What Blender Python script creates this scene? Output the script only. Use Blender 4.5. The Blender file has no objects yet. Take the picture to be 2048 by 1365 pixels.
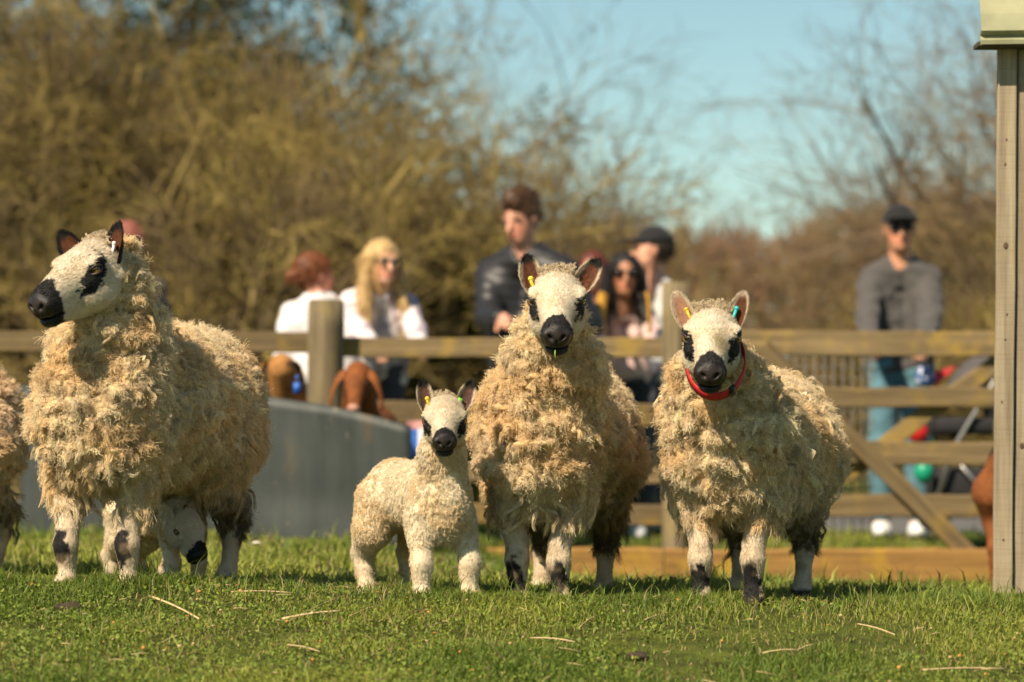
import bpy, bmesh, math, random
import numpy as np
from mathutils import Vector, Matrix

random.seed(7)
RNG = np.random.default_rng(7)
scene = bpy.context.scene
C = scene.collection

# ------------------------------------------------------------------ camera, sky, sun, exposure
FPX = 6800.0          # focal length in pixels of the 2048-wide picture
CAMZ = 0.44
CAMY = -10.0
HORIZON = 900.0
cam_data = bpy.data.cameras.new("camera")
cam = bpy.data.objects.new("camera", cam_data)
C.objects.link(cam)
cam.location = (0.0, CAMY, CAMZ)
cam.rotation_euler = (math.radians(90), 0, 0)
cam_data.sensor_width = 36.0
cam_data.lens = 36.0 * FPX / 2048.0
cam_data.shift_y = (HORIZON - 682.5) / 2048.0
cam_data.clip_start = 0.1
cam_data.clip_end = 2000.0
cam_data.dof.use_dof = True
cam_data.dof.focus_distance = 9.78
cam_data.dof.aperture_fstop = 2.5
cam_data.dof.aperture_blades = 0
scene.camera = cam

SUN_AZ = (-0.60, -0.80)      # horizontal direction towards the sun
SUN_EL = math.radians(44)
world = bpy.data.worlds.new("World")
scene.world = world
world.use_nodes = True
wn = world.node_tree
wn.nodes.clear()
w_out = wn.nodes.new("ShaderNodeOutputWorld")
w_bg = wn.nodes.new("ShaderNodeBackground")
w_sky = wn.nodes.new("ShaderNodeTexSky")
w_sky.sky_type = 'NISHITA'
w_sky.sun_disc = False
w_sky.sun_elevation = SUN_EL
w_sky.sun_rotation = math.atan2(SUN_AZ[0], SUN_AZ[1])
w_sky.altitude = 50
w_sky.air_density = 1.0
w_sky.dust_density = 0.0
w_sky.ozone_density = 3.0
w_tint = wn.nodes.new("ShaderNodeMix")
w_tint.data_type = 'RGBA'
w_tint.blend_type = 'MULTIPLY'
w_tint.inputs[0].default_value = 1.0
w_tint.inputs[7].default_value = (0.90, 0.955, 0.80, 1)
wn.links.new(w_sky.outputs[0], w_tint.inputs[6])
wn.links.new(w_tint.outputs[2], w_bg.inputs[0])
w_bg.inputs[1].default_value = 0.070
wn.links.new(w_bg.outputs[0], w_out.inputs[0])

sun_data = bpy.data.lights.new("sun", 'SUN')
sun_data.energy = 4.6
sun_data.angle = math.radians(0.53)
sun_data.color = (1.0, 0.85, 0.64)
sun = bpy.data.objects.new("sun", sun_data)
C.objects.link(sun)
_sd = Vector((SUN_AZ[0] * math.cos(SUN_EL), SUN_AZ[1] * math.cos(SUN_EL), math.sin(SUN_EL)))
sun.rotation_euler = _sd.to_track_quat('Z', 'Y').to_euler()
sun.location = (-6, -6, 8)

scene.view_settings.view_transform = 'Standard'
scene.view_settings.look = 'None'
scene.view_settings.exposure = 0.74
scene.view_settings.gamma = 1.0
scene.view_settings.use_curve_mapping = False
scene.render.engine = 'CYCLES'
scene.cycles.use_denoising = True
scene.cycles.use_adaptive_sampling = True
scene.cycles.adaptive_threshold = 0.025
scene.cycles.max_bounces = 6
scene.cycles.diffuse_bounces = 3
scene.cycles.transparent_max_bounces = 8
scene.cycles_curves.shape = 'THICK'

# ------------------------------------------------------------------ helpers
def P(px, py, d):
    """world point seen at pixel (px, py) of the photograph at depth d"""
    return Vector(((px - 1024.0) * d / FPX, CAMY + d, CAMZ + (HORIZON - py) * d / FPX))

def sstep(a, b, x):
    t = np.clip((np.asarray(x, dtype=np.float64) - a) / (b - a), 0, 1)
    return t * t * (3 - 2 * t)

def _hash(ix, iy, iz, seed):
    h = (ix.astype(np.uint32) * np.uint32(374761393) + iy.astype(np.uint32) * np.uint32(668265263)
         + iz.astype(np.uint32) * np.uint32(2147483647) + np.uint32((int(seed) * 974634541) & 0xffffffff))
    h = (h ^ (h >> np.uint32(13))) * np.uint32(1274126177)
    h = h ^ (h >> np.uint32(16))
    return (h & np.uint32(0xffffff)).astype(np.float32) / np.float32(0xffffff)

def vnoise(p, freq=1.0, seed=0):
    """value noise 0..1 for an (n,3) array"""
    q = np.asarray(p, dtype=np.float32) * np.asarray(freq, dtype=np.float32)
    i = np.floor(q)
    f = q - i
    f = f * f * (3 - 2 * f)
    i = i.astype(np.int64)
    r = 0
    for dx in (0, 1):
        wx = f[:, 0] if dx else 1 - f[:, 0]
        for dy in (0, 1):
            wy = f[:, 1] if dy else 1 - f[:, 1]
            for dz in (0, 1):
                wz = f[:, 2] if dz else 1 - f[:, 2]
                r = r + wx * wy * wz * _hash((i[:, 0] + dx) & 0xffffffff, (i[:, 1] + dy) & 0xffffffff, (i[:, 2] + dz) & 0xffffffff, seed)
    return r

def fbm(p, freq, seed=0, oct=3):
    r = 0; a = 0.5; t = 0
    f = np.asarray(freq, dtype=np.float32)
    for o in range(oct):
        r = r + a * vnoise(p, f, seed + o * 17)
        t += a; a *= 0.5; f = f * 2.03
    return r / t

def tag(o, label=None, cat=None, group=None, kind=None):
    if label: o["label"] = label
    if cat: o["category"] = cat
    if group: o["group"] = group
    if kind: o["kind"] = kind
    return o

def empty(name, loc=(0, 0, 0), rz=0.0):
    o = bpy.data.objects.new(name, None)
    o.empty_display_size = 0.1
    o.location = loc
    o.rotation_euler = (0, 0, rz)
    C.objects.link(o)
    return o

def link(name, me, parent=None, mat=None):
    o = bpy.data.objects.new(name, me)
    C.objects.link(o)
    if mat is not None:
        me.materials.clear()
        for m in (mat if isinstance(mat, (list, tuple)) else [mat]):
            me.materials.append(m)
    if parent is not None:
        o.parent = parent
    return o

def np_mesh(name, v, quads=None, tris=None, col=None, smooth=True, fcol=None):
    """mesh from numpy arrays; col = per-vertex rgb"""
    me = bpy.data.meshes.new(name)
    v = np.asarray(v, dtype=np.float32)
    nq = 0 if quads is None else len(quads)
    nt = 0 if tris is None else len(tris)
    me.vertices.add(len(v))
    me.vertices.foreach_set("co", v.ravel())
    me.loops.add(nq * 4 + nt * 3)
    me.polygons.add(nq + nt)
    li = []
    if nq: li.append(np.asarray(quads, dtype=np.int32).ravel())
    if nt: li.append(np.asarray(tris, dtype=np.int32).ravel())
    me.loops.foreach_set("vertex_index", np.concatenate(li))
    st = np.concatenate([np.arange(nq) * 4, nq * 4 + np.arange(nt) * 3]).astype(np.int32)
    me.polygons.foreach_set("loop_start", st)
    me.update(calc_edges=True)
    me.validate()
    if smooth:
        me.polygons.foreach_set("use_smooth", np.ones(len(me.polygons), dtype=bool))
    if col is not None:
        a = me.color_attributes.new("Col", 'FLOAT_COLOR', 'POINT')
        c4 = np.ones((len(v), 4), dtype=np.float32)
        c4[:, :col.shape[1]] = col
        a.data.foreach_set("color", c4.ravel())
    return me

def recalc(me):
    bm = bmesh.new(); bm.from_mesh(me)
    bmesh.ops.recalc_face_normals(bm, faces=bm.faces)
    bm.to_mesh(me); bm.free()
    return me

class MB:
    """collects simple pieces into one mesh"""
    def __init__(s):
        s.v = []; s.f = []; s.c = []
    def add(s, v, f, c=None):
        b = len(s.v)
        s.v += [tuple(x) for x in v]
        s.f += [tuple(i + b for i in q) for q in f]
        s.c += [c if c is not None else (1, 1, 1)] * len(v)
    def box(s, lo, hi, c=None, M=None):
        x0, y0, z0 = lo; x1, y1, z1 = hi
        v = [(x0,y0,z0),(x1,y0,z0),(x1,y1,z0),(x0,y1,z0),(x0,y0,z1),(x1,y0,z1),(x1,y1,z1),(x0,y1,z1)]
        if M is not None: v = [M @ Vector(q) for q in v]
        s.add(v, [(0,3,2,1),(4,5,6,7),(0,1,5,4),(1,2,6,5),(2,3,7,6),(3,0,4,7)], c)
    def tube(s, pts, rad, n=8, c=None, cap=True, sq=None):
        pts = [Vector(p) for p in pts]
        if not isinstance(rad, (list, tuple, np.ndarray)): rad = [rad] * len(pts)
        ref = None; rings = []
        for i, p in enumerate(pts):
            t = (pts[min(i + 1, len(pts) - 1)] - pts[max(i - 1, 0)]).normalized()
            if ref is None:
                ref = t.orthogonal().normalized()
            else:
                ref = (ref - t * ref.dot(t))
                ref = ref.normalized() if ref.length > 1e-6 else t.orthogonal().normalized()
            b = t.cross(ref)
            w = sq or 1.0
            rings.append([p + (ref * math.cos(2 * math.pi * k / n) + b * (w * math.sin(2 * math.pi * k / n))) * rad[i] for k in range(n)])
        v = [q for r in rings for q in r]
        f = []
        for i in range(len(pts) - 1):
            for k in range(n):
                a = i * n + k; b_ = i * n + (k + 1) % n
                f.append((a, b_, b_ + n, a + n))
        if cap:
            f.append(tuple(reversed(range(n)))); f.append(tuple((len(pts) - 1) * n + k for k in range(n)))
        s.add(v, f, c)
    def ell(s, c0, r, nu=12, nv=8, c=None, M=None):
        v = []; f = []
        for j in range(nv + 1):
            th = math.pi * j / nv
            for i in range(nu):
                ph = 2 * math.pi * i / nu
                q = Vector((r[0] * math.sin(th) * math.cos(ph), r[1] * math.sin(th) * math.sin(ph), r[2] * math.cos(th)))
                if M is not None: q = M @ q
                v.append(q + Vector(c0))
        for j in range(nv):
            for i in range(nu):
                f.append((j * nu + i, (j + 1) * nu + i, (j + 1) * nu + (i + 1) % nu, j * nu + (i + 1) % nu))
        s.add(v, f, c)
    def mesh(s, name, smooth=True):
        me = bpy.data.meshes.new(name)
        me.from_pydata([tuple(q) for q in s.v], [], s.f)
        me.update()
        if smooth:
            me.polygons.foreach_set("use_smooth", [True] * len(me.polygons))
        a = me.color_attributes.new("Col", 'FLOAT_COLOR', 'POINT')
        c4 = np.ones((len(s.v), 4), dtype=np.float32); c4[:, :3] = np.array(s.c)
        a.data.foreach_set("color", c4.ravel())
        bm = bmesh.new(); bm.from_mesh(me)
        bmesh.ops.remove_doubles(bm, verts=bm.verts, dist=1e-6)
        bmesh.ops.recalc_face_normals(bm, faces=bm.faces)
        bm.to_mesh(me); bm.free()
        return me
    def build(s, name, mat, parent=None, smooth=True):
        return link(name, s.mesh(name, smooth), parent, mat)

# ------------------------------------------------------------------ signed distance shapes and surface nets
def sd_ell(p, c, r):
    q = (p - np.asarray(c, np.float32)) * (1 / np.asarray(r, np.float32))
    k0 = np.sqrt(np.einsum('ij,ij->i', q, q)) + np.float32(1e-9)
    q *= (1 / np.asarray(r, np.float32))
    k1 = np.sqrt(np.einsum('ij,ij->i', q, q)) + np.float32(1e-9)
    return k0 * (k0 - 1) / k1

def sd_cone(p, a, b, ra, rb):
    a = np.asarray(a, np.float32); b = np.asarray(b, np.float32)
    ab = b - a; pa = p - a
    l2 = np.float32(max(float(ab @ ab), 1e-9))
    h = pa @ ab / l2
    t = np.clip(h, 0, 1)
    d2 = np.einsum('ij,ij->i', pa, pa) - (2 * h * t - t * t) * l2
    return np.sqrt(np.maximum(d2, 0)) - (np.float32(ra) + np.float32(rb - ra) * t)

def smin(a, b, k):
    h = np.clip(0.5 + 0.5 * (b - a) / k, 0, 1)
    return b + (a - b) * h - k * h * (1 - h)

def smax(a, b, k):
    return -smin(-a, -b, k)

def chain(p, pts, rad, k=0.02):
    f = None
    for i in range(len(pts) - 1):
        g = sd_cone(p, pts[i], pts[i + 1], rad[i], rad[i + 1])
        f = g if f is None else smin(f, g, k)
    return f

def axis(lo, hi, h, fine=None, hf=None):
    """grid coordinates from lo to hi with step h, step hf inside fine=(a,b); length 4n+1"""
    xs = [lo]
    while xs[-1] < hi:
        x = xs[-1]
        st = hf if fine and fine[0] - h < x < fine[1] else h
        xs.append(x + st)
    while (len(xs) - 1) % 4: xs.append(xs[-1] + h)
    return np.array(xs, dtype=np.float32)

def surfnet(sdf, xs, ys, zs, pad=0.03):
    xc, yc, zc = xs[::4], ys[::4], zs[::4]
    g = np.stack(np.meshgrid(xc, yc, zc, indexing='ij'), -1).reshape(-1, 3)
    fc = sdf(g).reshape(len(xc), len(yc), len(zc))
    n = (len(xs), len(ys), len(zs))
    f = fc.astype(np.float32)
    for ax_, (cc, ff) in enumerate(((xc, xs), (yc, ys), (zc, zs))):
        i0 = np.clip(np.searchsorted(cc, ff, side='right') - 1, 0, len(cc) - 2)
        t = ((ff - cc[i0]) / (cc[i0 + 1] - cc[i0])).astype(np.float32)
        sh = [1, 1, 1]; sh[ax_] = -1; t = t.reshape(sh)
        f = np.take(f, i0, axis=ax_) * (1 - t) + np.take(f, i0 + 1, axis=ax_) * t
    m = np.argwhere(np.abs(f) < pad)
    pts = np.stack([xs[m[:, 0]], ys[m[:, 1]], zs[m[:, 2]]], 1)
    val = np.empty(len(pts), np.float32)
    for i in range(0, len(pts), 200000):
        val[i:i + 200000] = sdf(pts[i:i + 200000])
    f[m[:, 0], m[:, 1], m[:, 2]] = val
    s = f < 0
    cnt = np.zeros((n[0] - 1, n[1] - 1, n[2] - 1), np.int8)
    for dx in (0, 1):
        for dy in (0, 1):
            for dz in (0, 1):
                cnt += s[dx:n[0] - 1 + dx, dy:n[1] - 1 + dy, dz:n[2] - 1 + dz]
    act = np.argwhere((cnt > 0) & (cnt < 8))
    idx = np.full(cnt.shape, -1, np.int32)
    idx[act[:, 0], act[:, 1], act[:, 2]] = np.arange(len(act))
    cf = {}
    for dx in (0, 1):
        for dy in (0, 1):
            for dz in (0, 1):
                cf[dx, dy, dz] = f[act[:, 0] + dx, act[:, 1] + dy, act[:, 2] + dz]
    acc = np.zeros((len(act), 3), np.float32); k = np.zeros(len(act), np.float32)
    for a in cf:
        for ax in range(3):
            if a[ax] == 0:
                b = list(a); b[ax] = 1; b = tuple(b)
                fa, fb = cf[a], cf[b]
                mk = (fa < 0) != (fb < 0)
                t = np.where(mk, fa / np.where(mk, fa - fb, 1), 0)
                u = np.tile(np.array(a, np.float32), (len(act), 1)); u[:, ax] = t
                acc += u * mk[:, None]; k += mk
    u = acc / np.maximum(k, 1)[:, None]
    v = np.empty_like(u)
    for ax, xx in enumerate((xs, ys, zs)):
        i0 = act[:, ax]
        v[:, ax] = xx[i0] + u[:, ax] * (xx[i0 + 1] - xx[i0])
    quads = []
    e = np.argwhere(s[:-1, 1:-1, 1:-1] != s[1:, 1:-1, 1:-1]); e[:, 1] += 1; e[:, 2] += 1
    fl = s[e[:, 0], e[:, 1], e[:, 2]]
    q = np.stack([idx[e[:,0], e[:,1]-1, e[:,2]-1], idx[e[:,0], e[:,1], e[:,2]-1], idx[e[:,0], e[:,1], e[:,2]], idx[e[:,0], e[:,1]-1, e[:,2]]], 1)
    q[~fl] = q[~fl][:, ::-1]; quads.append(q)
    e = np.argwhere(s[1:-1, :-1, 1:-1] != s[1:-1, 1:, 1:-1]); e[:, 0] += 1; e[:, 2] += 1
    fl = s[e[:, 0], e[:, 1], e[:, 2]]
    q = np.stack([idx[e[:,0]-1, e[:,1], e[:,2]-1], idx[e[:,0]-1, e[:,1], e[:,2]], idx[e[:,0], e[:,1], e[:,2]], idx[e[:,0], e[:,1], e[:,2]-1]], 1)
    q[~fl] = q[~fl][:, ::-1]; quads.append(q)
    e = np.argwhere(s[1:-1, 1:-1, :-1] != s[1:-1, 1:-1, 1:]); e[:, 0] += 1; e[:, 1] += 1
    fl = s[e[:, 0], e[:, 1], e[:, 2]]
    q = np.stack([idx[e[:,0]-1, e[:,1]-1, e[:,2]], idx[e[:,0], e[:,1]-1, e[:,2]], idx[e[:,0], e[:,1], e[:,2]], idx[e[:,0]-1, e[:,1], e[:,2]]], 1)
    q[~fl] = q[~fl][:, ::-1]; quads.append(q)
    Q = np.concatenate(quads)
    Q = Q[(Q >= 0).all(1)]
    return v, Q

def sdf_obj(name, sdf, lo, hi, h, mat, parent=None, colfn=None, fine=None, hf=None):
    ax = []
    for i in range(3):
        fi = (fine[0][i], fine[1][i]) if fine else None
        ax.append(axis(lo[i], hi[i], h, fi, hf))
    v, q = surfnet(sdf, *ax)
    col = colfn(v) if colfn else None
    me = np_mesh(name, v, quads=q, col=col)
    return link(name, me, parent, mat)

# ------------------------------------------------------------------ materials
def new_mat(name):
    m = bpy.data.materials.new(name); m.use_nodes = True
    nt = m.node_tree
    b = nt.nodes["Principled BSDF"]
    return m, nt, b

def attr_mat(name, rough=0.8, wet=None, spec=0.3, noise=0.15, scale=60.0, bump=0.0, sheen=0.0, trans=0.0, bump_scale=None, coat=0.0):
    """colour from the mesh's own colour attribute, broken up by fine noise"""
    m, nt, b = new_mat(name)
    a = nt.nodes.new("ShaderNodeAttribute"); a.attribute_name = "Col"
    tc = nt.nodes.new("ShaderNodeTexCoord")
    n = nt.nodes.new("ShaderNodeTexNoise"); n.inputs["Scale"].default_value = scale; n.inputs["Detail"].default_value = 4
    nt.links.new(tc.outputs["Object"], n.inputs["Vector"])
    mr = nt.nodes.new("ShaderNodeMapRange")
    mr.inputs["To Min"].default_value = 1 - noise; mr.inputs["To Max"].default_value = 1 + noise
    mr.inputs["From Min"].default_value = 0.25; mr.inputs["From Max"].default_value = 0.75
    nt.links.new(n.outputs["Fac"], mr.inputs["Value"])
    mx = nt.nodes.new("ShaderNodeMix"); mx.data_type = 'RGBA'; mx.blend_type = 'MULTIPLY'; mx.inputs[0].default_value = 1
    nt.links.new(a.outputs["Color"], mx.inputs[6]); nt.links.new(mr.outputs[0], mx.inputs[7])
    nt.links.new(mx.outputs[2], b.inputs["Base Color"])
    b.inputs["Roughness"].default_value = rough
    if wet is not None:
        wr = nt.nodes.new("ShaderNodeMapRange"); wr.inputs["To Min"].default_value = wet; wr.inputs["To Max"].default_value = rough
        nt.links.new(a.outputs["Alpha"], wr.inputs["Value"]); nt.links.new(wr.outputs[0], b.inputs["Roughness"])
    b.inputs["Specular IOR Level"].default_value = spec
    b.inputs["Sheen Weight"].default_value = sheen
    b.inputs["Coat Weight"].default_value = coat
    if bump:
        n2 = nt.nodes.new("ShaderNodeTexNoise"); n2.inputs["Scale"].default_value = bump_scale or scale * 2; n2.inputs["Detail"].default_value = 3
        nt.links.new(tc.outputs["Object"], n2.inputs["Vector"])
        bp = nt.nodes.new("ShaderNodeBump"); bp.inputs["Strength"].default_value = bump; bp.inputs["Distance"].default_value = 0.01
        nt.links.new(n2.outputs["Fac"], bp.inputs["Height"]); nt.links.new(bp.outputs[0], b.inputs["Normal"])
    if trans:
        tr = nt.nodes.new("ShaderNodeBsdfTranslucent"); ms = nt.nodes.new("ShaderNodeMixShader")
        ms.inputs[0].default_value = trans
        nt.links.new(mx.outputs[2], tr.inputs[0])
        out = nt.nodes["Material Output"]
        nt.links.new(b.outputs[0], ms.inputs[1]); nt.links.new(tr.outputs[0], ms.inputs[2]); nt.links.new(ms.outputs[0], out.inputs[0])
    return m

def plain_mat(name, col, rough=0.6, metal=0.0, spec=0.5, noise=0.0, scale=30.0, coat=0.0):
    m, nt, b = new_mat(name)
    b.inputs["Base Color"].default_value = (*col, 1)
    b.inputs["Roughness"].default_value = rough
    b.inputs["Metallic"].default_value = metal
    b.inputs["Specular IOR Level"].default_value = spec
    b.inputs["Coat Weight"].default_value = coat
    if noise:
        tc = nt.nodes.new("ShaderNodeTexCoord")
        n = nt.nodes.new("ShaderNodeTexNoise"); n.inputs["Scale"].default_value = scale; n.inputs["Detail"].default_value = 5
        nt.links.new(tc.outputs["Object"], n.inputs["Vector"])
        r = nt.nodes.new("ShaderNodeValToRGB")
        r.color_ramp.elements[0].color = tuple(c * (1 - noise) for c in col) + (1,)
        r.color_ramp.elements[1].color = tuple(min(c * (1 + noise), 1) for c in col) + (1,)
        r.color_ramp.elements[0].position = 0.3; r.color_ramp.elements[1].position = 0.7
        nt.links.new(n.outputs["Fac"], r.inputs[0]); nt.links.new(r.outputs[0], b.inputs["Base Color"])
    return m

def wood_mat(name, dark, light, lichen=(0.30, 0.22, 0.04), lichen_amt=0.25, along=0, scale=1.0, saw=0.0):
    """weathered timber: grain along one local axis, per-piece tint, blotches of lichen"""
    m, nt, b = new_mat(name)
    N = nt.nodes.new; L = nt.links.new
    tc = N("ShaderNodeTexCoord"); oi = N("ShaderNodeObjectInfo")
    ad = N("ShaderNodeVectorMath"); ad.operation = 'ADD'
    sc = N("ShaderNodeVectorMath"); sc.operation = 'SCALE'; sc.inputs["Scale"].default_value = 13.0
    cb = N("ShaderNodeCombineXYZ")
    for i in range(3): L(oi.outputs["Random"], cb.inputs[i])
    L(cb.outputs[0], sc.inputs[0]); L(tc.outputs["Object"], ad.inputs[0]); L(sc.outputs[0], ad.inputs[1])
    mp = N("ShaderNodeMapping")
    s = [38.0 * scale] * 3; s[along] = 1.6 * scale
    mp.inputs["Scale"].default_value = s
    L(ad.outputs[0], mp.inputs[0])
    n = N("ShaderNodeTexNoise"); n.inputs["Scale"].default_value = 1.0; n.inputs["Detail"].default_value = 6; n.inputs["Roughness"].default_value = 0.65
    L(mp.outputs[0], n.inputs["Vector"])
    r = N("ShaderNodeValToRGB")
    r.color_ramp.elements[0].color = (*dark, 1); r.color_ramp.elements[0].position = 0.30
    r.color_ramp.elements[1].color = (*light, 1); r.color_ramp.elements[1].position = 0.68
    L(n.outputs["Fac"], r.inputs[0])
    n2 = N("ShaderNodeTexNoise"); n2.inputs["Scale"].default_value = 7.0; n2.inputs["Detail"].default_value = 5
    L(ad.outputs[0], n2.inputs["Vector"])
    mr = N("ShaderNodeMapRange"); mr.inputs["From Min"].default_value = 0.52; mr.inputs["From Max"].default_value = 0.68
    mr.inputs["To Max"].default_value = lichen_amt * 2
    mr.clamp = True
    L(n2.outputs["Fac"], mr.inputs["Value"])
    mx = N("ShaderNodeMix"); mx.data_type = 'RGBA'
    mx.inputs[7].default_value = (*lichen, 1)
    L(mr.outputs[0], mx.inputs[0]); L(r.outputs[0], mx.inputs[6])
    last = mx.outputs[2]
    hsv = N("ShaderNodeHueSaturation")
    rr = N("ShaderNodeMapRange"); rr.inputs["To Min"].default_value = 0.8; rr.inputs["To Max"].default_value = 1.2
    L(oi.outputs["Random"], rr.inputs["Value"]); L(rr.outputs[0], hsv.inputs["Value"]); L(last, hsv.inputs["Color"])
    last = hsv.outputs[0]
    if saw:
        mp2 = N("ShaderNodeMapping"); s2 = [2.0] * 3; s2[along] = 210.0
        mp2.inputs["Scale"].default_value = s2
        L(ad.outputs[0], mp2.inputs[0])
        n3 = N("ShaderNodeTexNoise"); n3.inputs["Scale"].default_value = 1.0; n3.inputs["Detail"].default_value = 2
        L(mp2.outputs[0], n3.inputs["Vector"])
        m3 = N("ShaderNodeMapRange"); m3.inputs["From Min"].default_value = 0.3; m3.inputs["From Max"].default_value = 0.5
        m3.inputs["To Min"].default_value = 1 - saw; m3.inputs["To Max"].default_value = 1.0
        L(n3.outputs["Fac"], m3.inputs["Value"])
        mm = N("ShaderNodeMix"); mm.data_type = 'RGBA'; mm.blend_type = 'MULTIPLY'; mm.inputs[0].default_value = 1
        L(last, mm.inputs[6]); L(m3.outputs[0], mm.inputs[7]); last = mm.outputs[2]
    L(last, b.inputs["Base Color"])
    bp = N("ShaderNodeBump"); bp.inputs["Strength"].default_value = 0.5; bp.inputs["Distance"].default_value = 0.004
    L(n.outputs["Fac"], bp.inputs["Height"]); L(bp.outputs[0], b.inputs["Normal"])
    b.inputs["Roughness"].default_value = 0.85; b.inputs["Specular IOR Level"].default_value = 0.25
    return m

def hair_mat(name, rough=0.7, trans=0.25):
    m, nt, b = new_mat(name)
    a = nt.nodes.new("ShaderNodeAttribute"); a.attribute_name = "Col"
    nt.links.new(a.outputs["Color"], b.inputs["Base Color"])
    b.inputs["Roughness"].default_value = rough; b.inputs["Specular IOR Level"].default_value = 0.25
    tr = nt.nodes.new("ShaderNodeBsdfTranslucent"); ms = nt.nodes.new("ShaderNodeMixShader"); ms.inputs[0].default_value = trans
    nt.links.new(a.outputs["Color"], tr.inputs[0])
    nt.links.new(b.outputs[0], ms.inputs[1]); nt.links.new(tr.outputs[0], ms.inputs[2])
    nt.links.new(ms.outputs[0], nt.nodes["Material Output"].inputs[0])
    return m

M_SKINWOOL = attr_mat("animal_coat", rough=0.85, wet=0.36, spec=0.28, noise=0.12, scale=120, bump=0.25, bump_scale=300)
M_WOOL = hair_mat("wool_fibre", 0.8, 0.28)
M_FACEHAIR = hair_mat("short_hair", 0.6, 0.15)
M_EAR = attr_mat("ear_skin", rough=0.7, spec=0.3, noise=0.2, scale=150, trans=0.25)
M_EYE = attr_mat("eye_gloss", rough=0.08, spec=0.6, noise=0.0, coat=0.6)
# ------------------------------------------------------------------ ground
def gz(x, y):
    x = np.asarray(x, dtype=np.float64); y = np.asarray(y, dtype=np.float64)
    right = sstep(-0.6, 0.4, x)
    dip = (0.165 * right - 0.035 * (1 - right)) * sstep(0.45, 4.5, y) * (1 - sstep(6.6, 8.3, y))
    p = np.stack([x.ravel(), y.ravel(), np.zeros(x.size)], 1)
    bump = ((fbm(p, 3.1, 3, 3) - 0.5) * 0.03).reshape(x.shape) * (1 - sstep(8, 12, y))
    crest = 0.022 * np.exp(-((y + 0.25) / 0.35) ** 2) * sstep(0.2, -0.8, x)
    return -0.018 * np.clip(x, -4, 4) - dip + bump + crest - 0.135 * np.log1p(np.exp(np.clip(-(y + 0.38) / 0.09, -30, 60))) * 0.09 * sstep(-9.0, -3.0, y)

def GZ(x, y):
    return float(gz(np.array([x]), np.array([y]))[0])

def build_ground():
    xs = np.concatenate([np.linspace(-400, -12, 14), np.linspace(-10, -3.2, 12), np.linspace(-3, 3, 110), np.linspace(3.2, 10, 12), np.linspace(12, 400, 14)])
    ys = np.concatenate([np.linspace(-14, -5.2, 10), np.linspace(-5, 9, 210), np.linspace(9.5, 30, 20), np.linspace(40, 900, 14)])
    X, Y = np.meshgrid(xs, ys, indexing='ij')
    Z = gz(X, Y)
    v = np.stack([X.ravel(), Y.ravel(), Z.ravel()], 1)
    nx, ny = len(xs), len(ys)
    i, j = np.meshgrid(np.arange(nx - 1), np.arange(ny - 1), indexing='ij')
    a = (i * ny + j).ravel()
    q = np.stack([a, a + ny, a + ny + 1, a + 1], 1)
    me = np_mesh("ground", v, quads=q)
    m, nt, b = new_mat("turf_soil")
    N = nt.nodes.new; L = nt.links.new
    tc = N("ShaderNodeTexCoord")
    n = N("ShaderNodeTexNoise"); n.inputs["Scale"].default_value = 9; n.inputs["Detail"].default_value = 8; n.inputs["Roughness"].default_value = 0.7
    L(tc.outputs["Object"], n.inputs["Vector"])
    r = N("ShaderNodeValToRGB")
    e = r.color_ramp.elements
    e[0].position = 0.32; e[0].color = (0.045, 0.040, 0.016, 1)
    e[1].position = 0.66; e[1].color = (0.115, 0.135, 0.022, 1)
    e.new(0.47).color = (0.070, 0.085, 0.018, 1)
    L(n.outputs["Fac"], r.inputs[0]); L(r.outputs[0], b.inputs["Base Color"])
    bp = N("ShaderNodeBump"); bp.inputs["Distance"].default_value = 0.02; bp.inputs["Strength"].default_value = 0.7
    n2 = N("ShaderNodeTexNoise"); n2.inputs["Scale"].default_value = 90; n2.inputs["Detail"].default_value = 4
    L(tc.outputs["Object"], n2.inputs["Vector"]); L(n2.outputs["Fac"], bp.inputs["Height"]); L(bp.outputs[0], b.inputs["Normal"])
    b.inputs["Roughness"].default_value = 0.95; b.inputs["Specular IOR Level"].default_value = 0.1
    o = link("ground", me, None, m)
    tag(o, "uneven green paddock ground under the sheep", "ground", kind="structure")
    # asphalt path behind the fence
    xs = np.linspace(-30, 30, 61); ys = np.linspace(8.6, 14.0, 8)
    X, Y = np.meshgrid(xs, ys, indexing='ij')
    Z = gz(X, Y) + 0.02
    v = np.stack([X.ravel(), Y.ravel(), Z.ravel()], 1); nx, ny = len(xs), len(ys)
    i, j = np.meshgrid(np.arange(nx - 1), np.arange(ny - 1), indexing='ij'); a = (i * ny + j).ravel()
    o = link("path", np_mesh("path", v, quads=np.stack([a, a + ny, a + ny + 1, a + 1], 1)), None,
             plain_mat("asphalt", (0.12, 0.115, 0.11), 0.9, noise=0.25, scale=40))
    tag(o, "grey asphalt visitor path behind the gate", "path", kind="structure")
build_ground()
# ------------------------------------------------------------------ sheep
CREAM = np.array((0.64, 0.55, 0.415)); BLACKC = np.array((0.012, 0.011, 0.011)); NOSEC = np.array((0.030, 0.022, 0.019))

def mixc(a, b, t):
    t = np.asarray(t)[:, None]
    return a * (1 - t) + b * t

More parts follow.
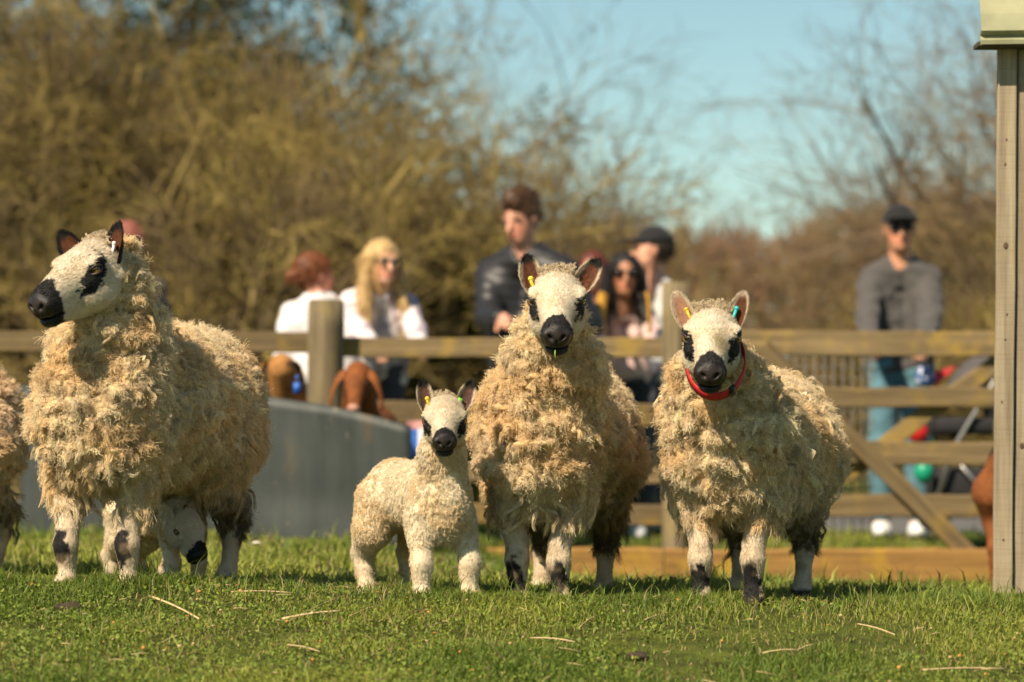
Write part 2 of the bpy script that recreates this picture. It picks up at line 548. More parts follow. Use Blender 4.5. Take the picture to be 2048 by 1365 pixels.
class HeadFrame:
    def __init__(s, org, yaw, pitch, roll=0.0, k=1.0):
        cy, sy = math.cos(yaw), math.sin(yaw)
        R = np.array((cy, -sy, 0.0)); Fh = np.array((-sy, -cy, 0.0)); Z = np.array((0, 0, 1.0))
        F = Fh * math.cos(pitch) - Z * math.sin(pitch)
        U = Z * math.cos(pitch) + Fh * math.sin(pitch)
        R2 = R * math.cos(roll) + U * math.sin(roll); U2 = U * math.cos(roll) - R * math.sin(roll)
        s.o = np.array(org, dtype=float); s.A = np.stack([R2, F, U2]); s.k = k
    def loc(s, p):      # local head coordinates (R, F, U)
        return ((np.asarray(p) - s.o) @ s.A.T / s.k).astype(np.float32)
    def w(s, r, f, u):  # head coordinates to body space
        return s.o + (np.array((r, f, u)) * s.k) @ s.A
    def wd(s, r, f, u):
        return np.array((r, f, u)) @ s.A

def head_sdf(q, lamb=0.0):
    """q: (R,F,U) in metres of a ewe's head; lamb shortens the face"""
    q = q.copy()
    q[:, 0] *= 1.055
    if lamb:
        q[:, 1] = q[:, 1] / (1 - 0.16 * lamb)
    a = np.abs(q[:, 0]); m = q.copy(); m[:, 0] = a
    eu = 0.029 - 0.015 * lamb
    f = sd_ell(q, (0, -0.005, 0.0), (0.080, 0.088, 0.078))
    f = smin(f, sd_ell(q, (0, 0.060, 0.022), (0.072, 0.055, 0.046)), 0.03)
    f = smin(f, sd_cone(q, (0, 0.05, 0.012), (0, 0.185, 0.006), 0.060, 0.040), 0.03)
    f = smin(f, sd_cone(q, (0, 0.12, 0.030), (0, 0.20, 0.020), 0.034, 0.028), 0.02)
    f = smin(f, sd_ell(q, (0, 0.207, 0.0), (0.046, 0.040, 0.041)), 0.018)
    f = smin(f, sd_cone(q, (0, 0.02, -0.062), (0, 0.185, -0.036), 0.050, 0.027), 0.03)
    f = smin(f, sd_ell(q, (0, 0.206, -0.042), (0.031, 0.030, 0.018)), 0.010)
    f = smin(f, sd_ell(m, (0.043, 0.045, -0.035), (0.040, 0.065, 0.050)), 0.025)
    f = smin(f, sd_ell(m, (0.066, 0.048, eu + 0.018), (0.022, 0.030, 0.015)), 0.014)     # brow
    f = smin(f, sd_ell(m, (0.061, 0.072, 0.006), (0.014, 0.035, 0.012)), 0.014)     # cheek bone
    f = smin(f, sd_ell(m, (0.030, 0.222, 0.012), (0.014, 0.018, 0.015)), 0.008)       # nostril wing
    f = smax(f, -sd_ell(m, (0.080, 0.060, eu), (0.014, 0.018, 0.014)), 0.008)      # eye socket
    # nostril slit
    c, s_ = math.cos(0.7), math.sin(0.7)
    n = m - np.array((0.019, 0.247, 0.011), np.float32)
    n2 = np.stack([n[:, 0] * c + n[:, 2] * s_, n[:, 1], -n[:, 0] * s_ + n[:, 2] * c], 1)
    f = smax(f, -sd_ell(n2, (0, 0, 0), (0.0115, 0.020, 0.0052)), 0.004)
    f = smax(f, -sd_ell(q, (0, 0.252, -0.010), (0.0022, 0.014, 0.017)), 0.003)        # philtrum
    f = smax(f, -sd_ell(q, (0, 0.230, -0.0285), (0.060, 0.055, 0.0036)), 0.004)       # mouth
    return f

def face_color(q, P_, seed=0, lamb=0.0):
    """coat pattern in head coordinates"""
    q = q.copy()
    if lamb: q[:, 1] = q[:, 1] / (1 - 0.16 * lamb)
    n = fbm(q, 60, seed, 3) - 0.5
    n2 = fbm(q, 220, seed + 5, 2) - 0.5
    col = np.tile(CREAM, (len(q), 1)) * (1 + 0.25 * n[:, None])
    a = np.abs(q[:, 0])
    # warm, slightly soiled cheeks and brow
    col = mixc(col, np.array((0.55, 0.42, 0.26)), 0.55 * sstep(0.45, 0.7, fbm(q, 22, seed + 9, 2)))
    if P_.get('stain'):
        st = np.exp(-(((q[:, 0] - 0.020) / 0.022) ** 2 + ((q[:, 1] - 0.125) / 0.035) ** 2)) * (q[:, 2] > 0)
        col = mixc(col, np.array((0.26, 0.20, 0.07)), 0.75 * np.clip(st, 0, 1))
    # nose patch
    top = P_.get('nose', 0.165)
    edge = top + 0.55 * np.maximum(a - 0.016, 0) + 0.35 * np.maximum(-q[:, 2] - 0.02, 0) + 0.035 * n
    nose = sstep(-0.004, 0.004, q[:, 1] - edge)
    nc = mixc(np.tile(BLACKC, (len(q), 1)) * 1.4, NOSEC, sstep(0.225, 0.24, q[:, 1]) * (q[:, 2] > -0.026))
    nc = nc * (1 + 1.2 * n2[:, None])
    col = mixc(col, np.maximum(nc, 0.004), nose)
    # eye patches
    for sx in (-1, 1):
        ex, ef, eu, rf, ru, sl = P_.get('eyeL' if sx < 0 else 'eyeR', (0.075, 0.068, 0.018, 0.048, 0.031, 0.2))
        df = q[:, 1] - ef; du = q[:, 2] - eu + sl * df
        d = np.sqrt((df / rf) ** 2 + (du / ru) ** 2) + 1.0 * n + 0.5 * n2
        on = (sx * q[:, 0] > 0.030) * sstep(1.06, 0.90, d)
        pc = np.tile(BLACKC, (len(q), 1)) * (1 + 1.6 * sstep(0.5, 0.75, fbm(q, 160, seed + 31, 2)))[:, None]
        col = mixc(col, pc, on)
    return np.clip(col, 0.004, 1)

def make_ear(name, root, hf, side, length, width, d_tip, face_dir, pat, seed, k=1.0):
    """cupped erect ear: back and rim surface with thickness"""
    base = hf.w(side * 0.066, -0.030, 0.012)
    up = np.array(d_tip, float); up /= np.linalg.norm(up)
    fd = np.array(face_dir, float); fd -= up * fd.dot(up); fd /= np.linalg.norm(fd)
    lat = np.cross(up, fd)
    nu, nv = 22, 15
    vs = []; cols = []
    rng = np.random.default_rng(seed)
    for layer in (0, 1):
        for i in range(nu):
            u = i / (nu - 1)
            w = width * (max(0.0, math.sin(math.pi * (0.15 + 0.85 * u) ** 1.15)) ** 0.6)
            w = max(w, 0.0008)
            for j in range(nv):
                v = -1 + 2 * j / (nv - 1)
                ang = v * (1.75 - 0.9 * u)
                x = math.sin(ang) * w / max(0.5, math.sin(min(1.57, 1.75 - 0.9 * u)))
                dz = (1 - math.cos(ang)) * w * 0.95
                tk = (0.0042 * (1 - 0.5 * u) * k) * (1 if layer else 0) * (0.35 + 0.65 * (1 - abs(v)))
                p = base + up * (u * length - 0.012) + lat * x + fd * (dz - tk) + fd * (0.012 * u * u) 
                vs.append(p); cols.append(pat(u, v, layer))
    q = []
    for layer in (0, 1):
        b = layer * nu * nv
        for i in range(nu - 1):
            for j in range(nv - 1):
                a = b + i * nv + j
                q.append((a, a + 1, a + nv + 1, a + nv))
    for i in range(nu - 1):
        for j in (0, nv - 1):
            a = i * nv + j
            q.append((a, a + nv, a + nv + nu * nv, a + nu * nv))
    for j in range(nv - 1):
        a = (nu - 1) * nv + j
        q.append((a, a + 1, a + 1 + nu * nv, a + nu * nv))
    v = np.array(vs); col = np.array(cols)
    nn = fbm(v.astype(np.float32), 130, seed, 2)
    col = np.clip(col * (0.75 + 0.5 * nn[:, None]), 0.005, 1)
    me = np_mesh(name, v, quads=np.array(q), col=col)
    recalc(me)
    o = link(name, me, root, M_EAR)
    # short hair along the rim and back
    m = nv * nu
    n = 900
    ii = rng.integers(0, nu - 1, n); jj = rng.integers(0, nv - 1, n)
    rim = rng.random(n) < 0.45
    jj = np.where(rim, np.where(rng.random(n) < 0.5, 0, nv - 2), jj)
    lay = np.where(rim, 0, rng.integers(0, 2, n))
    id0 = lay * m + ii * nv + jj
    t = rng.random((n, 2))
    p = v[id0] * (1 - t[:, :1]) + v[id0 + nv] * t[:, :1]
    p = p * (1 - t[:, 1:]) + (v[id0 + 1] * (1 - t[:, :1]) + v[id0 + nv + 1] * t[:, :1]) * t[:, 1:]
    out = np.where(lay[:, None] == 1, -fd[None], fd[None] * 0.4) + np.where(rim, np.sign(jj - 5), 0)[:, None] * lat[None]
    d = up[None] * 1.1 + out * 0.5 + rng.normal(0, 0.25, (n, 3))
    d /= np.linalg.norm(d, axis=1)[:, None]
    s = np.linspace(0, 1, 3)[None, :, None]
    ln = rng.uniform(0.005, 0.010, n)[:, None, None] * k
    make_strands("ear_hair", p[:, None, :] + d[:, None, :] * s * ln, col[id0], 0.0006, 0.00025, o, M_FACEHAIR)
    return o, base, up, lat, fd

def make_strands(name, pts, col, r0, r1, parent, mat):
    """pts (n,k,3); col (n,3); a Curves object of fibres"""
    n, k = pts.shape[:2]
    cu = bpy.data.hair_curves.new(name)
    cu.add_curves([k] * n)
    cu.attributes["position"].data.foreach_set("vector", np.ascontiguousarray(pts, dtype=np.float32).ravel())
    ra = cu.attributes.get("radius") or cu.attributes.new("radius", 'FLOAT', 'POINT')
    rr = np.tile(np.linspace(r0, r1, k, dtype=np.float32), n)
    ra.data.foreach_set("value", rr)
    ca = cu.attributes.new("Col", 'FLOAT_COLOR', 'CURVE')
    c4 = np.ones((n, 4), np.float32); c4[:, :3] = np.clip(col, 0, 1)
    ca.data.foreach_set("color", c4.ravel())
    cu.materials.append(mat)
    o = bpy.data.objects.new(name, cu)
    C.objects.link(o)
    o.parent = parent
    return o

def sample_surface(v, q, n, rng, weight=None):
    a, b, c, d = v[q[:, 0]], v[q[:, 1]], v[q[:, 2]], v[q[:, 3]]
    nr = np.cross(c - a, d - b)
    ar = 0.5 * np.linalg.norm(nr, axis=1) + 1e-12
    nr = nr / (2 * ar[:, None])
    w = ar if weight is None else ar * weight
    cs = np.cumsum(w); cs /= cs[-1]
    i = np.searchsorted(cs, rng.random(n))
    i = np.minimum(i, len(q) - 1)
    s, t = rng.random((n, 1)), rng.random((n, 1))
    p = a[i] * (1 - s) * (1 - t) + b[i] * s * (1 - t) + c[i] * s * t + d[i] * (1 - s) * t
    return p, nr[i], i

def unit(a):
    return a / (np.linalg.norm(a, axis=-1, keepdims=True) + 1e-9)

def ear_tag(root, base, up, lat, fd, col, at=0.25, side=1, shape='loop', k=1.0, name="ear_tag"):
    m = MB()
    c = base + up * (at * 0.11) + lat * (side * 0.022) + fd * 0.012
    if shape == 'loop':
        pts = []
        for i in range(11):
            a = -0.4 + 4.2 * i / 10
            pts.append(c + (up * (-0.012 - 0.017 * math.sin(a) * 0.9 + 0.010) + lat * side * (0.004 + 0.013 * math.cos(a) * 0.75 - 0.012 * i / 10) + fd * (0.010 - 0.010 * math.cos(a))) * k)
        m.tube(pts, 0.0035 * k, 7)
        m.ell(pts[-1], (0.006 * k,) * 3, 8, 6); m.ell(pts[0], (0.005 * k,) * 3, 8, 6)
    elif shape == 'bar':
        p0 = c + up * 0.020 * k; p1 = c - up * 0.026 * k + lat * side * 0.004
        m.tube([p0 + fd * .006, (p0 + p1) / 2 + fd * 0.008, p1 + fd * .006], [0.0050 * k, 0.0042 * k, 0.0050 * k], 8)
        m.ell(p0 + fd * .006, (0.0068 * k,) * 3, 8, 6)
        m.tube([p1 + fd * .006, p1 + lat * side * 0.014 * k + up * .003, p1 + lat * side * 0.016 * k + up * 0.014 * k], 0.0040 * k, 7)
        m.ell(p1 + fd * .006 - lat * side * .002, (0.007 * k, .005 * k, .006 * k), 8, 6)
    else:  # flag
        M = Matrix((Vector(lat * side), Vector(up), Vector(fd))).transposed().to_4x4()
        M.translation = Vector(c)
        m.box((-0.010 * k, -0.006 * k, 0), (0.014 * k, 0.007 * k, 0.004 * k), None, M)
        m.ell(c + fd * .004, (0.004 * k,) * 3, 8, 6)
    return m.build(name, plain_mat("tag_plastic", col, 0.35, spec=0.5), root)

EWE = dict(k=1.0)

def make_sheep(name, loc, yaw, head_w, head_yaw, head_pitch, head_roll, fleece, pattern, seed, label, cat, group,
               lamb=0.0, locks=7000, strands=14, legs=None, head_k=1.0, bodyfn=None, woolcol=(0.87, 0.71, 0.475), ears=None, knee=None,
               fleece_len=1.0, mark=None, face=True, chest_drop=0.0, width=1.0, dirt=1.0, lift=0.0, neck_up=-0.058, woolz=0.25, scale=1.0, hl=1.0, length=1.0):
    rng = np.random.default_rng(seed)
    root = empty(name, loc, -yaw)
    tag(root, label, cat, group)
    S = 1.0 if not lamb else 0.58
    ca, sa = math.cos(yaw), math.sin(yaw)          # world -> local (inverse of rotation by -yaw)
    def to_local(wp):
        x, y, z = (np.array(wp) - np.array(loc))
        return np.array((x * ca - y * sa, x * sa + y * ca, z)) / scale
    root.scale = (scale,) * 3
    hc = to_local(head_w)
    hf = HeadFrame(hc, head_yaw - yaw, head_pitch, head_roll, head_k)
    W = width; LL = length
    # joints
    FL = dict(fx=0.088, fy=-0.05, hx=0.10, hy=0.66 * LL)
    if legs: FL.update(legs)
    lg = []
    if not lamb:
        for sx in (-1, 1):
            fo = FL.get('fl' if sx < 0 else 'fr', (0, 0))
            x0 = sx * FL['fx'] + fo[0]; y0 = FL['fy'] + fo[1]
            lg.append(([(sx * 0.115 * W, -0.01, 0.36), (x0, y0 + 0.0, 0.185), (x0, y0 - 0.012, 0.140), (x0, y0 - 0.004, 0.105), (x0, y0, 0.045), (x0, y0 - 0.018, 0.028), (x0, y0 - 0.026, 0.012)],
                       [0.060, 0.030, 0.0325, 0.0255, 0.0225, 0.026, 0.027]))
            ho = FL.get('hl' if sx < 0 else 'hr', (0, 0))
            x1 = sx * FL['hx'] + ho[0]; y1 = FL['hy'] + ho[1]
            lg.append(([(sx * 0.12 * W, y1 - 0.10, 0.42), (x1 * 1.05, y1 - 0.08, 0.33), (x1, y1 + 0.06, 0.215), (x1, y1 + 0.035, 0.14), (x1, y1 + 0.01, 0.05), (x1, y1 - 0.012, 0.028), (x1, y1 - 0.02, 0.012)],
                       [0.13, 0.080, 0.034, 0.027, 0.023, 0.027, 0.028]))
        nb = np.array((0, -0.02, 0.52)); nh = hf.w(0, -0.070, -0.045) + np.array((0, 0.0, neck_up))
        nm = nb * 0.42 + nh * 0.58 + np.array((0, 0.02, -0.01))
        def body(p):
            f = sd_ell(p, (0, 0.34 * LL, 0.505 + lift), (0.225 * W, 0.42 * LL, 0.225 + lift * 0.3))
            f = smin(f, sd_ell(p, (0, -0.045, 0.47 - chest_drop), (0.180 * W, 0.185, 0.205)), 0.07)
            f = smin(f, sd_ell(p, (0, 0.62 * LL, 0.50 + lift * 0.8), (0.205 * W, 0.21, 0.23)), 0.08)
            f = smin(f, sd_cone(p, nb, nm, 0.185 * W, 0.135 * hl), 0.07)
            f = smin(f, sd_cone(p, nm, nh, 0.135 * hl, 0.088 * hl), 0.05)
            f = smin(f, sd_cone(p, (0, 0.24, 0.59 + lift), nm + np.array((0, 0.02, -0.06)), 0.13, 0.11), 0.06)
            return f
    else:
        k = S
        for sx in (-1, 1):
            fo = FL.get('fl' if sx < 0 else 'fr', (0, 0))
            x0 = sx * FL['fx'] * 0.66 + fo[0]; y0 = FL['fy'] * k + fo[1]
            lg.append(([(sx * 0.060, 0.0, 0.25), (x0, y0, 0.135), (x0, y0 - 0.006, 0.115), (x0, y0, 0.085), (x0, y0, 0.040), (x0, y0 - 0.012, 0.022), (x0, y0 - 0.02, 0.010)],
                       [0.048, 0.027, 0.028, 0.0235, 0.0215, 0.024, 0.024]))
            ho = FL.get('hl' if sx < 0 else 'hr', (0, 0))
            x1 = sx * FL['hx'] * 0.62 + ho[0]; y1 = FL['hy'] * k + ho[1]
            lg.append(([(sx * 0.055, y1 - 0.06, 0.29), (x1, y1 - 0.05, 0.21), (x1, y1 + 0.035, 0.135), (x1, y1 + 0.02, 0.085), (x1, y1, 0.035), (x1, y1 - 0.012, 0.020), (x1, y1 - 0.018, 0.010)],
                       [0.082, 0.056, 0.031, 0.026, 0.024, 0.026, 0.025]))
        nb = np.array((0, -0.01, 0.32)); nh = hf.w(0, -0.06, -0.04) + np.array((0, 0, -0.03)); nm = nb * 0.45 + nh * 0.55 + np.array((0, 0.012, 0))
        def body(p):
            f = sd_ell(p, (0, 0.20, 0.312), (0.085, 0.235, 0.098))
            f = smin(f, sd_ell(p, (0, -0.015, 0.276), (0.077, 0.086, 0.106)), 0.04)
            f = smin(f, sd_ell(p, (0, 0.36, 0.308), (0.085, 0.102, 0.106)), 0.05)
            f = smin(f, sd_cone(p, nb, nm, 0.078, 0.062), 0.04)
            f = smin(f, sd_cone(p, nm, nh, 0.062, 0.052), 0.03)
            f = smin(f, sd_cone(p, (0, 0.44, 0.31), (0, 0.48, 0.20), 0.022, 0.016), 0.02)
            return f
    def legs_sdf(p):
        f = None
        for pts, rad in lg:
            g = chain(p, pts, rad, 0.018)
            f = g if f is None else np.minimum(f, g)
        return f
    def head(p):
        return head_sdf(hf.loc(p), lamb) * head_k
    def lump(p):
        if lamb:
            return 0.010 * (fbm(p, (50, 50, 90), seed + 2, 2) - 0.5) * sstep(0.2, 0.02, p[:, 1])
        # folds that run round neck and chest, plus lumpy clumps of fleece
        q = p + 0.05 * (fbm(p, 6, seed + 3, 2)[:, None] - 0.5)
        a = fbm(q, (7, 7, 15), seed + 1, 3)
        ridge = 1 - np.abs(2 * a - 1)
        front = sstep(0.32, -0.05, p[:, 1])
        w1 = np.abs(2 * fbm(q, (8, 8, 17), seed + 5, 2) - 1)          # billows: rounded rolls with sharp creases
        w2 = np.abs(2 * vnoise(q, (21, 21, 33), seed + 6) - 1)
        w1 = np.sqrt(np.clip(w1 * 2.2, 0, 1)); w2 = np.sqrt(np.clip(w2 * 1.2, 0, 1))
        return (0.020 * (ridge - 0.72) + 0.046 * (w1 - 0.75) + 0.027 * (w2 - 0.65)) * (0.35 + 0.65 * front)
    def full(p):
        fb = body(p)
        fb = fb - lump(p)
        fl = legs_sdf(p)
        f = smin(fb, fl, 0.03 if not lamb else 0.02)
        return smin(f, head(p), 0.02)
    # grid
    hp = np.array([hf.w(r, f, u) for r in (-0.11, 0.11) for f in (-0.11, 0.27) for u in (-0.12, 0.10)])
    hlo, hhi = hp.min(0), hp.max(0)
    if not lamb:
        lo = np.minimum((-0.32, -0.36, -0.02), hlo - 0.01); hi = np.maximum((0.32, 0.90 * LL + 0.02, 0.80), hhi + 0.01)
        h = 0.0098; hf_ = 0.0042
    else:
        lo = np.minimum((-0.16, -0.16, -0.02), hlo - 0.01); hi = np.maximum((0.16, 0.52, 0.44), hhi + 0.01)
        h = 0.0075; hf_ = 0.0034
    ax = [axis(lo[i], hi[i], h, (hlo[i], hhi[i]) if face else None, hf_) for i in range(3)]
    v, q = surfnet(full, *ax, pad=0.034 if not lamb else 0.022)
    fb = body(v); fl = legs_sdf(v); fh = head(v)
    # which surface each vertex belongs to
    isleg = sstep(0.012, -0.012, fl - fb + (0.0 if not lamb else 0.01)); ishead = sstep(0.012, -0.012, fh - fb)
    wool = (1 - isleg) * (1 - ishead)
    if not lamb:
        wool = np.maximum(wool, isleg * (1 - ishead) * np.where(v[:, 1] > 0.25, v[:, 2] > 0.16, v[:, 2] > woolz))
    wc = np.array(woolcol)
    def wool_color(p):
        n = fbm(p, 9, seed + 7, 3); n2 = fbm(p, 40, seed + 8, 2)
        c = np.tile(wc, (len(p), 1)) * (0.80 + 0.45 * n2[:, None])
        c = mixc(c, wc * np.array((0.96, 0.87, 0.73)), sstep(0.42, 0.66, n))
        # soiled belly, brisket tips and skirts
        zz = (0.30 if not lamb else 0.14)
        d = sstep(zz + 0.04, zz - 0.10, p[:, 2] + 0.10 * (n - 0.5)) * sstep(-0.02, 0.22, p[:, 1] + 0.1 * (n2 - .5)) * dirt
        c = mixc(c, np.array((0.075, 0.052, 0.024)), 0.85 * d)
        sp = sstep(0.62, 0.76, fbm(p, 15, seed + 21, 3)) * 0.42 * dirt
        c = mixc(c, np.array((0.16, 0.11, 0.055)), sp)
        if mark is not None:
            mc, mr, mcol, mam = mark
            dd = np.linalg.norm((p - np.array(mc)) / np.array(mr), axis=1)
            c = mixc(c, np.array(mcol), mam * sstep(1.1, 0.4, dd + 0.5 * (n2 - 0.5)))
        return np.clip(c, 0.01, 0.95)
    qh = hf.loc(v)
    colw = wool_color(v) * (np.array((0.66, 0.585, 0.47)) if not lamb else 0.78)
    colh = face_color(qh, pattern, seed, lamb)
    # legs: cream with black knee patches and dark hooves
    nl = fbm(v, 45, seed + 12, 3) - 0.5
    coll = np.tile(CREAM * np.array((0.92, 0.86, 0.80)), (len(v), 1)) * (1 + 0.3 * nl[:, None])
    kn = knee or (((0.130, 0.055), (0.130, 0.055)), None)
    if kn[0] is not None and not lamb:
        fr = v[:, 1] < 0.2
        for sx, (zc, zr) in zip((-1, 1), kn[0]):
            dd = np.abs(v[:, 2] - zc) / zr + 1.4 * nl
            fo_ = FL.get('fl' if sx < 0 else 'fr', (0, 0))
            dx_ = (v[:, 0] - (sx * FL['fx'] + fo_[0] - 0.004)) / (kn[1] or 0.026)
            dd = np.sqrt(dx_ ** 2 + ((v[:, 2] - zc) / zr) ** 2) + 1.2 * nl
            on = fr * (v[:, 0] * sx > 0) * sstep(1.08, 0.90, dd) * sstep(0.020, -0.006, v[:, 1] - (FL['fy'] + fo_[1]))
            coll = mixc(coll, BLACKC * 1.3, on)
    coll = mixc(coll, np.array((0.30, 0.21, 0.12)), 0.5 * sstep(0.5, 0.72, fbm(v, 30, seed + 14, 2)))
    hoof = sstep(0.034, 0.026, v[:, 2] + 0.01 * nl) if not lamb else sstep(0.024, 0.018, v[:, 2])
    coll = mixc(coll, np.array((0.05, 0.036, 0.026)), hoof)
    if lamb:
        wl = mixc(colw / 0.72 * 0.9, np.tile(CREAM, (len(v), 1)), 0.35 * np.ones(len(v)))
        coll = mixc(wl, coll, 0.5 * np.ones(len(v)))
    col = mixc(mixc(colw, coll, isleg), colh, ishead)
    wetm = ishead * sstep(0.215, 0.232, qh[:, 1] / (1 - 0.16 * lamb)) * (qh[:, 2] > -0.05)
    me = np_mesh("body", v, quads=q, col=np.concatenate([col, (1 - wetm)[:, None]], 1))
    body_o = link("body", me, root, M_SKINWOOL)
    # ---------------- fleece fibres
    qc = v[q].mean(1); wq = wool[q].mean(1)
    zz = qc[:, 2]
    # vertices facing away from the camera need fewer locks
    vn = np.zeros_like(v)
    qn = np.cross(v[q[:, 2]] - v[q[:, 0]], v[q[:, 3]] - v[q[:, 1]])
    wy = (qn[:, 0] * (-sa) + qn[:, 1] * ca) / (np.linalg.norm(qn, axis=1) + 1e-9)   # world y of the normal
    dens = np.where(wy > 0.35, 0.35, 1.0) * (wq > 0.35)
    if lamb:
        dens = np.where(wy > 0.35, 0.5, 1.0) * ((wq > 0.4) + 0.8 * (isleg[q].mean(1) > 0.4) * (zz > 0.02))
    p, nr, fi = sample_surface(v, q, locks, rng, dens)
    down = np.array((0, 0, -1.0)); back = np.array((0, 1.0, 0))
    tg = down[None] + 0.35 * back[None] * np.clip(p[:, 1:2] * 2, -0.2, 1)
    tg = tg - nr * (tg * nr).sum(1)[:, None]
    if not lamb:
        under = sstep(0.36, 0.24, p[:, 2])
        stray = (rng.random(locks) < 0.03)
        near = sstep(0.10, 0.22, np.linalg.norm(p - hc, axis=1))
        L = rng.uniform(0.0105, 0.0195, locks) * (1 + 1.0 * under * rng.random(locks)) * fleece_len * (0.6 + 0.4 * near)
        L = np.where(stray, L * 1.35, L)
        # clumps of neighbouring locks share a lean, so they form flaps
        cl = np.stack([fbm(p, 17, seed + 40 + i, 2) - 0.5 for i in range(3)], 1) * 3.4
        d0 = unit(nr * 1.0 + 0.40 * tg + 0.62 * cl + rng.normal(0, 0.26, (locks, 3)) + under[:, None] * down[None] * 0.8)
        sag = 0.35
        RR = 0.0082; npt = 8; crimp = 0.0032; nw = rng.uniform(1.3, 2.3, locks)
        r0, r1 = 0.00068, 0.00036
        big = rng.random(locks) < 0.17 * sstep(0.30, 0.66, fbm(p, 5, seed + 60, 2)) * 2
        L = np.where(big, L * 1.75, L); RRl = RR * np.where(big, 1.55, 1.0); crl = np.where(big, 0.30, 0.0)
    else:
        L = rng.uniform(0.0065, 0.011, locks) * (1 - 0.3 * (p[:, 2] < 0.17))
        cl = np.stack([fbm(p, 60, seed + 40 + i, 2) - 0.5 for i in range(3)], 1) * 3.0
        lowleg = sstep(0.19, 0.10, p[:, 2])
        d0 = unit(nr * 0.8 + (0.35 + 0.7 * lowleg[:, None]) * tg + (0.7 - 0.4 * lowleg[:, None]) * cl + rng.normal(0, 0.3, (locks, 3)))
        sag = 0.5
        RR = 0.0030; npt = 5; crimp = 0.0014; nw = rng.uniform(1.0, 1.8, locks)
        r0, r1 = 0.00048, 0.0003
        RRl = np.full(locks, RR); crl = np.zeros(locks)
    n = locks * strands
    li = np.repeat(np.arange(locks), strands)
    t1 = unit(np.cross(nr, rng.normal(0, 1, (locks, 3)))); t2 = np.cross(nr, t1)
    ra = np.sqrt(rng.random(n)) * RRl[li] * rng.uniform(0.7, 1.3, n); th = rng.random(n) * 2 * math.pi
    off = t1[li] * (ra * np.cos(th))[:, None] + t2[li] * (ra * np.sin(th))[:, None]
    s = np.linspace(0, 1, npt)
    Ls = L[li] * rng.uniform(0.60, 1.12, n)
    conv = np.clip(0.18 + crl[li] + 0.50 * rng.random(n), 0, 0.9)                 # how far the tips draw together
    ph = rng.random(locks) * 6.28; ph2 = rng.random(n) * 0.8
    pts = np.empty((n, npt, 3), np.float32)
    w1 = unit(np.cross(d0, t1)); w2 = np.cross(d0, w1)
    fz = rng.normal(0, 1, (n, 3)) * (0.0065 if not lamb else 0.0020)
    for k_, sv in enumerate(s):
        ctr = d0[li] * (Ls * sv)[:, None] + (tg[li] * 0.6 + down[None] * 0.4) * (Ls * sag * sv * sv)[:, None]
        wv = crimp * min(1, sv * 2.5)
        wave = w1[li] * (wv * np.sin(6.283 * nw[li] * sv + ph[li] + ph2))[:, None] + w2[li] * (wv * np.cos(6.283 * nw[li] * sv * 0.9 + ph[li] + ph2))[:, None]
        pts[:, k_] = p[li] - nr[li] * 0.004 + off * (1 - conv * sv)[:, None] + ctr + wave + fz * sv * sv
    lc = wool_color(p) * rng.uniform(0.82, 1.15, (locks, 1))
    if not lamb: lc = np.where(big[:, None], lc * np.array((1.04, 1.03, 1.0)), lc)
    # dirt caught at the skirts
    scol = lc[li] * rng.uniform(0.74 if not lamb else 0.86, 1.18 if not lamb else 1.1, (n, 1))
    make_strands("fleece", pts, scol, r0, r1, root, M_WOOL)
    if not lamb:
        # longer draggled locks lying over the fleece of neck, brisket and flanks
        nl_ = 130; ns = 18
        wgt = (wq > 0.5) * np.where(wy > 0.3, 0.1, 1.0) * np.where(qc[:, 1] < 0.32, 1.0, 0.5) * (0.5 + 1.2 * (qc[:, 2] < 0.36))
        p, nr, fi = sample_surface(v, q, nl_, rng, wgt)
        tg = down[None] + rng.normal(0, 0.45, (nl_, 3)); tg = unit(tg - nr * (tg * nr).sum(1)[:, None])
        L = rng.uniform(0.025, 0.046, nl_) * (1 + 0.7 * (p[:, 2] < 0.34))
        li = np.repeat(np.arange(nl_), ns); n = len(li); npt = 8
        e1 = unit(np.cross(tg, nr)); s = np.linspace(0, 1, npt)
        off = e1[li] * rng.normal(0, 0.0050, (n, 1)) + nr[li] * rng.normal(0, 0.0030, (n, 1))
        ph = rng.random(nl_) * 6.28; amp = rng.uniform(0.002, 0.006, nl_); nwv = rng.uniform(0.8, 1.9, nl_)
        Ls = L[li] * rng.uniform(0.7, 1.08, n); fz = rng.normal(0, 0.0035, (n, 3))
        pts = np.empty((n, npt, 3), np.float32)
        for k_, sv in enumerate(s):
            lift_ = 0.013 + 0.012 * math.sin(sv * 2.6)
            pts[:, k_] = (p[li] + nr[li] * lift_ + tg[li] * (Ls * sv)[:, None] + off * (1 - 0.75 * sv)
                          + e1[li] * (amp[li] * np.sin(6.283 * nwv[li] * sv + ph[li]))[:, None] + nr[li] * (0.6 * amp[li] * np.cos(6.283 * nwv[li] * sv + ph[li]))[:, None]
                          + np.array((0, 0, -0.012))[None] * sv * sv + fz * sv * sv)
        cc = wool_color(p) * rng.uniform(0.75, 1.12, (nl_, 1))
        make_strands("fleece_locks", pts, cc[li] * rng.uniform(0.8, 1.12, (n, 1)), 0.00075, 0.0004, root, M_WOOL)
    # ---------------- short hair on face and legs
    if face:
        hq = ishead[q].mean(1) * (np.linalg.norm(qc - hc, axis=1) < 0.33 * head_k)
        lq = isleg[q].mean(1) * (zz > 0.035) * (zz < 0.30) * (0 if lamb else 1)
        nf = 26000 if not lamb else 14000
        p, nr, fi = sample_surface(v, q, nf, rng, np.where(wy > 0.5, 0.15, 1.0) * np.maximum((hq > 0.5) * 1.0, 0.6 * (lq > 0.5)))
        ql = hf.loc(p)
        keep = (ql[:, 1] < (0.225 if not lamb else 0.185)) | (p[:, 2] < 0.4 * hc[2])
        p, nr, ql, fi = p[keep], nr[keep], ql[keep], fi[keep]
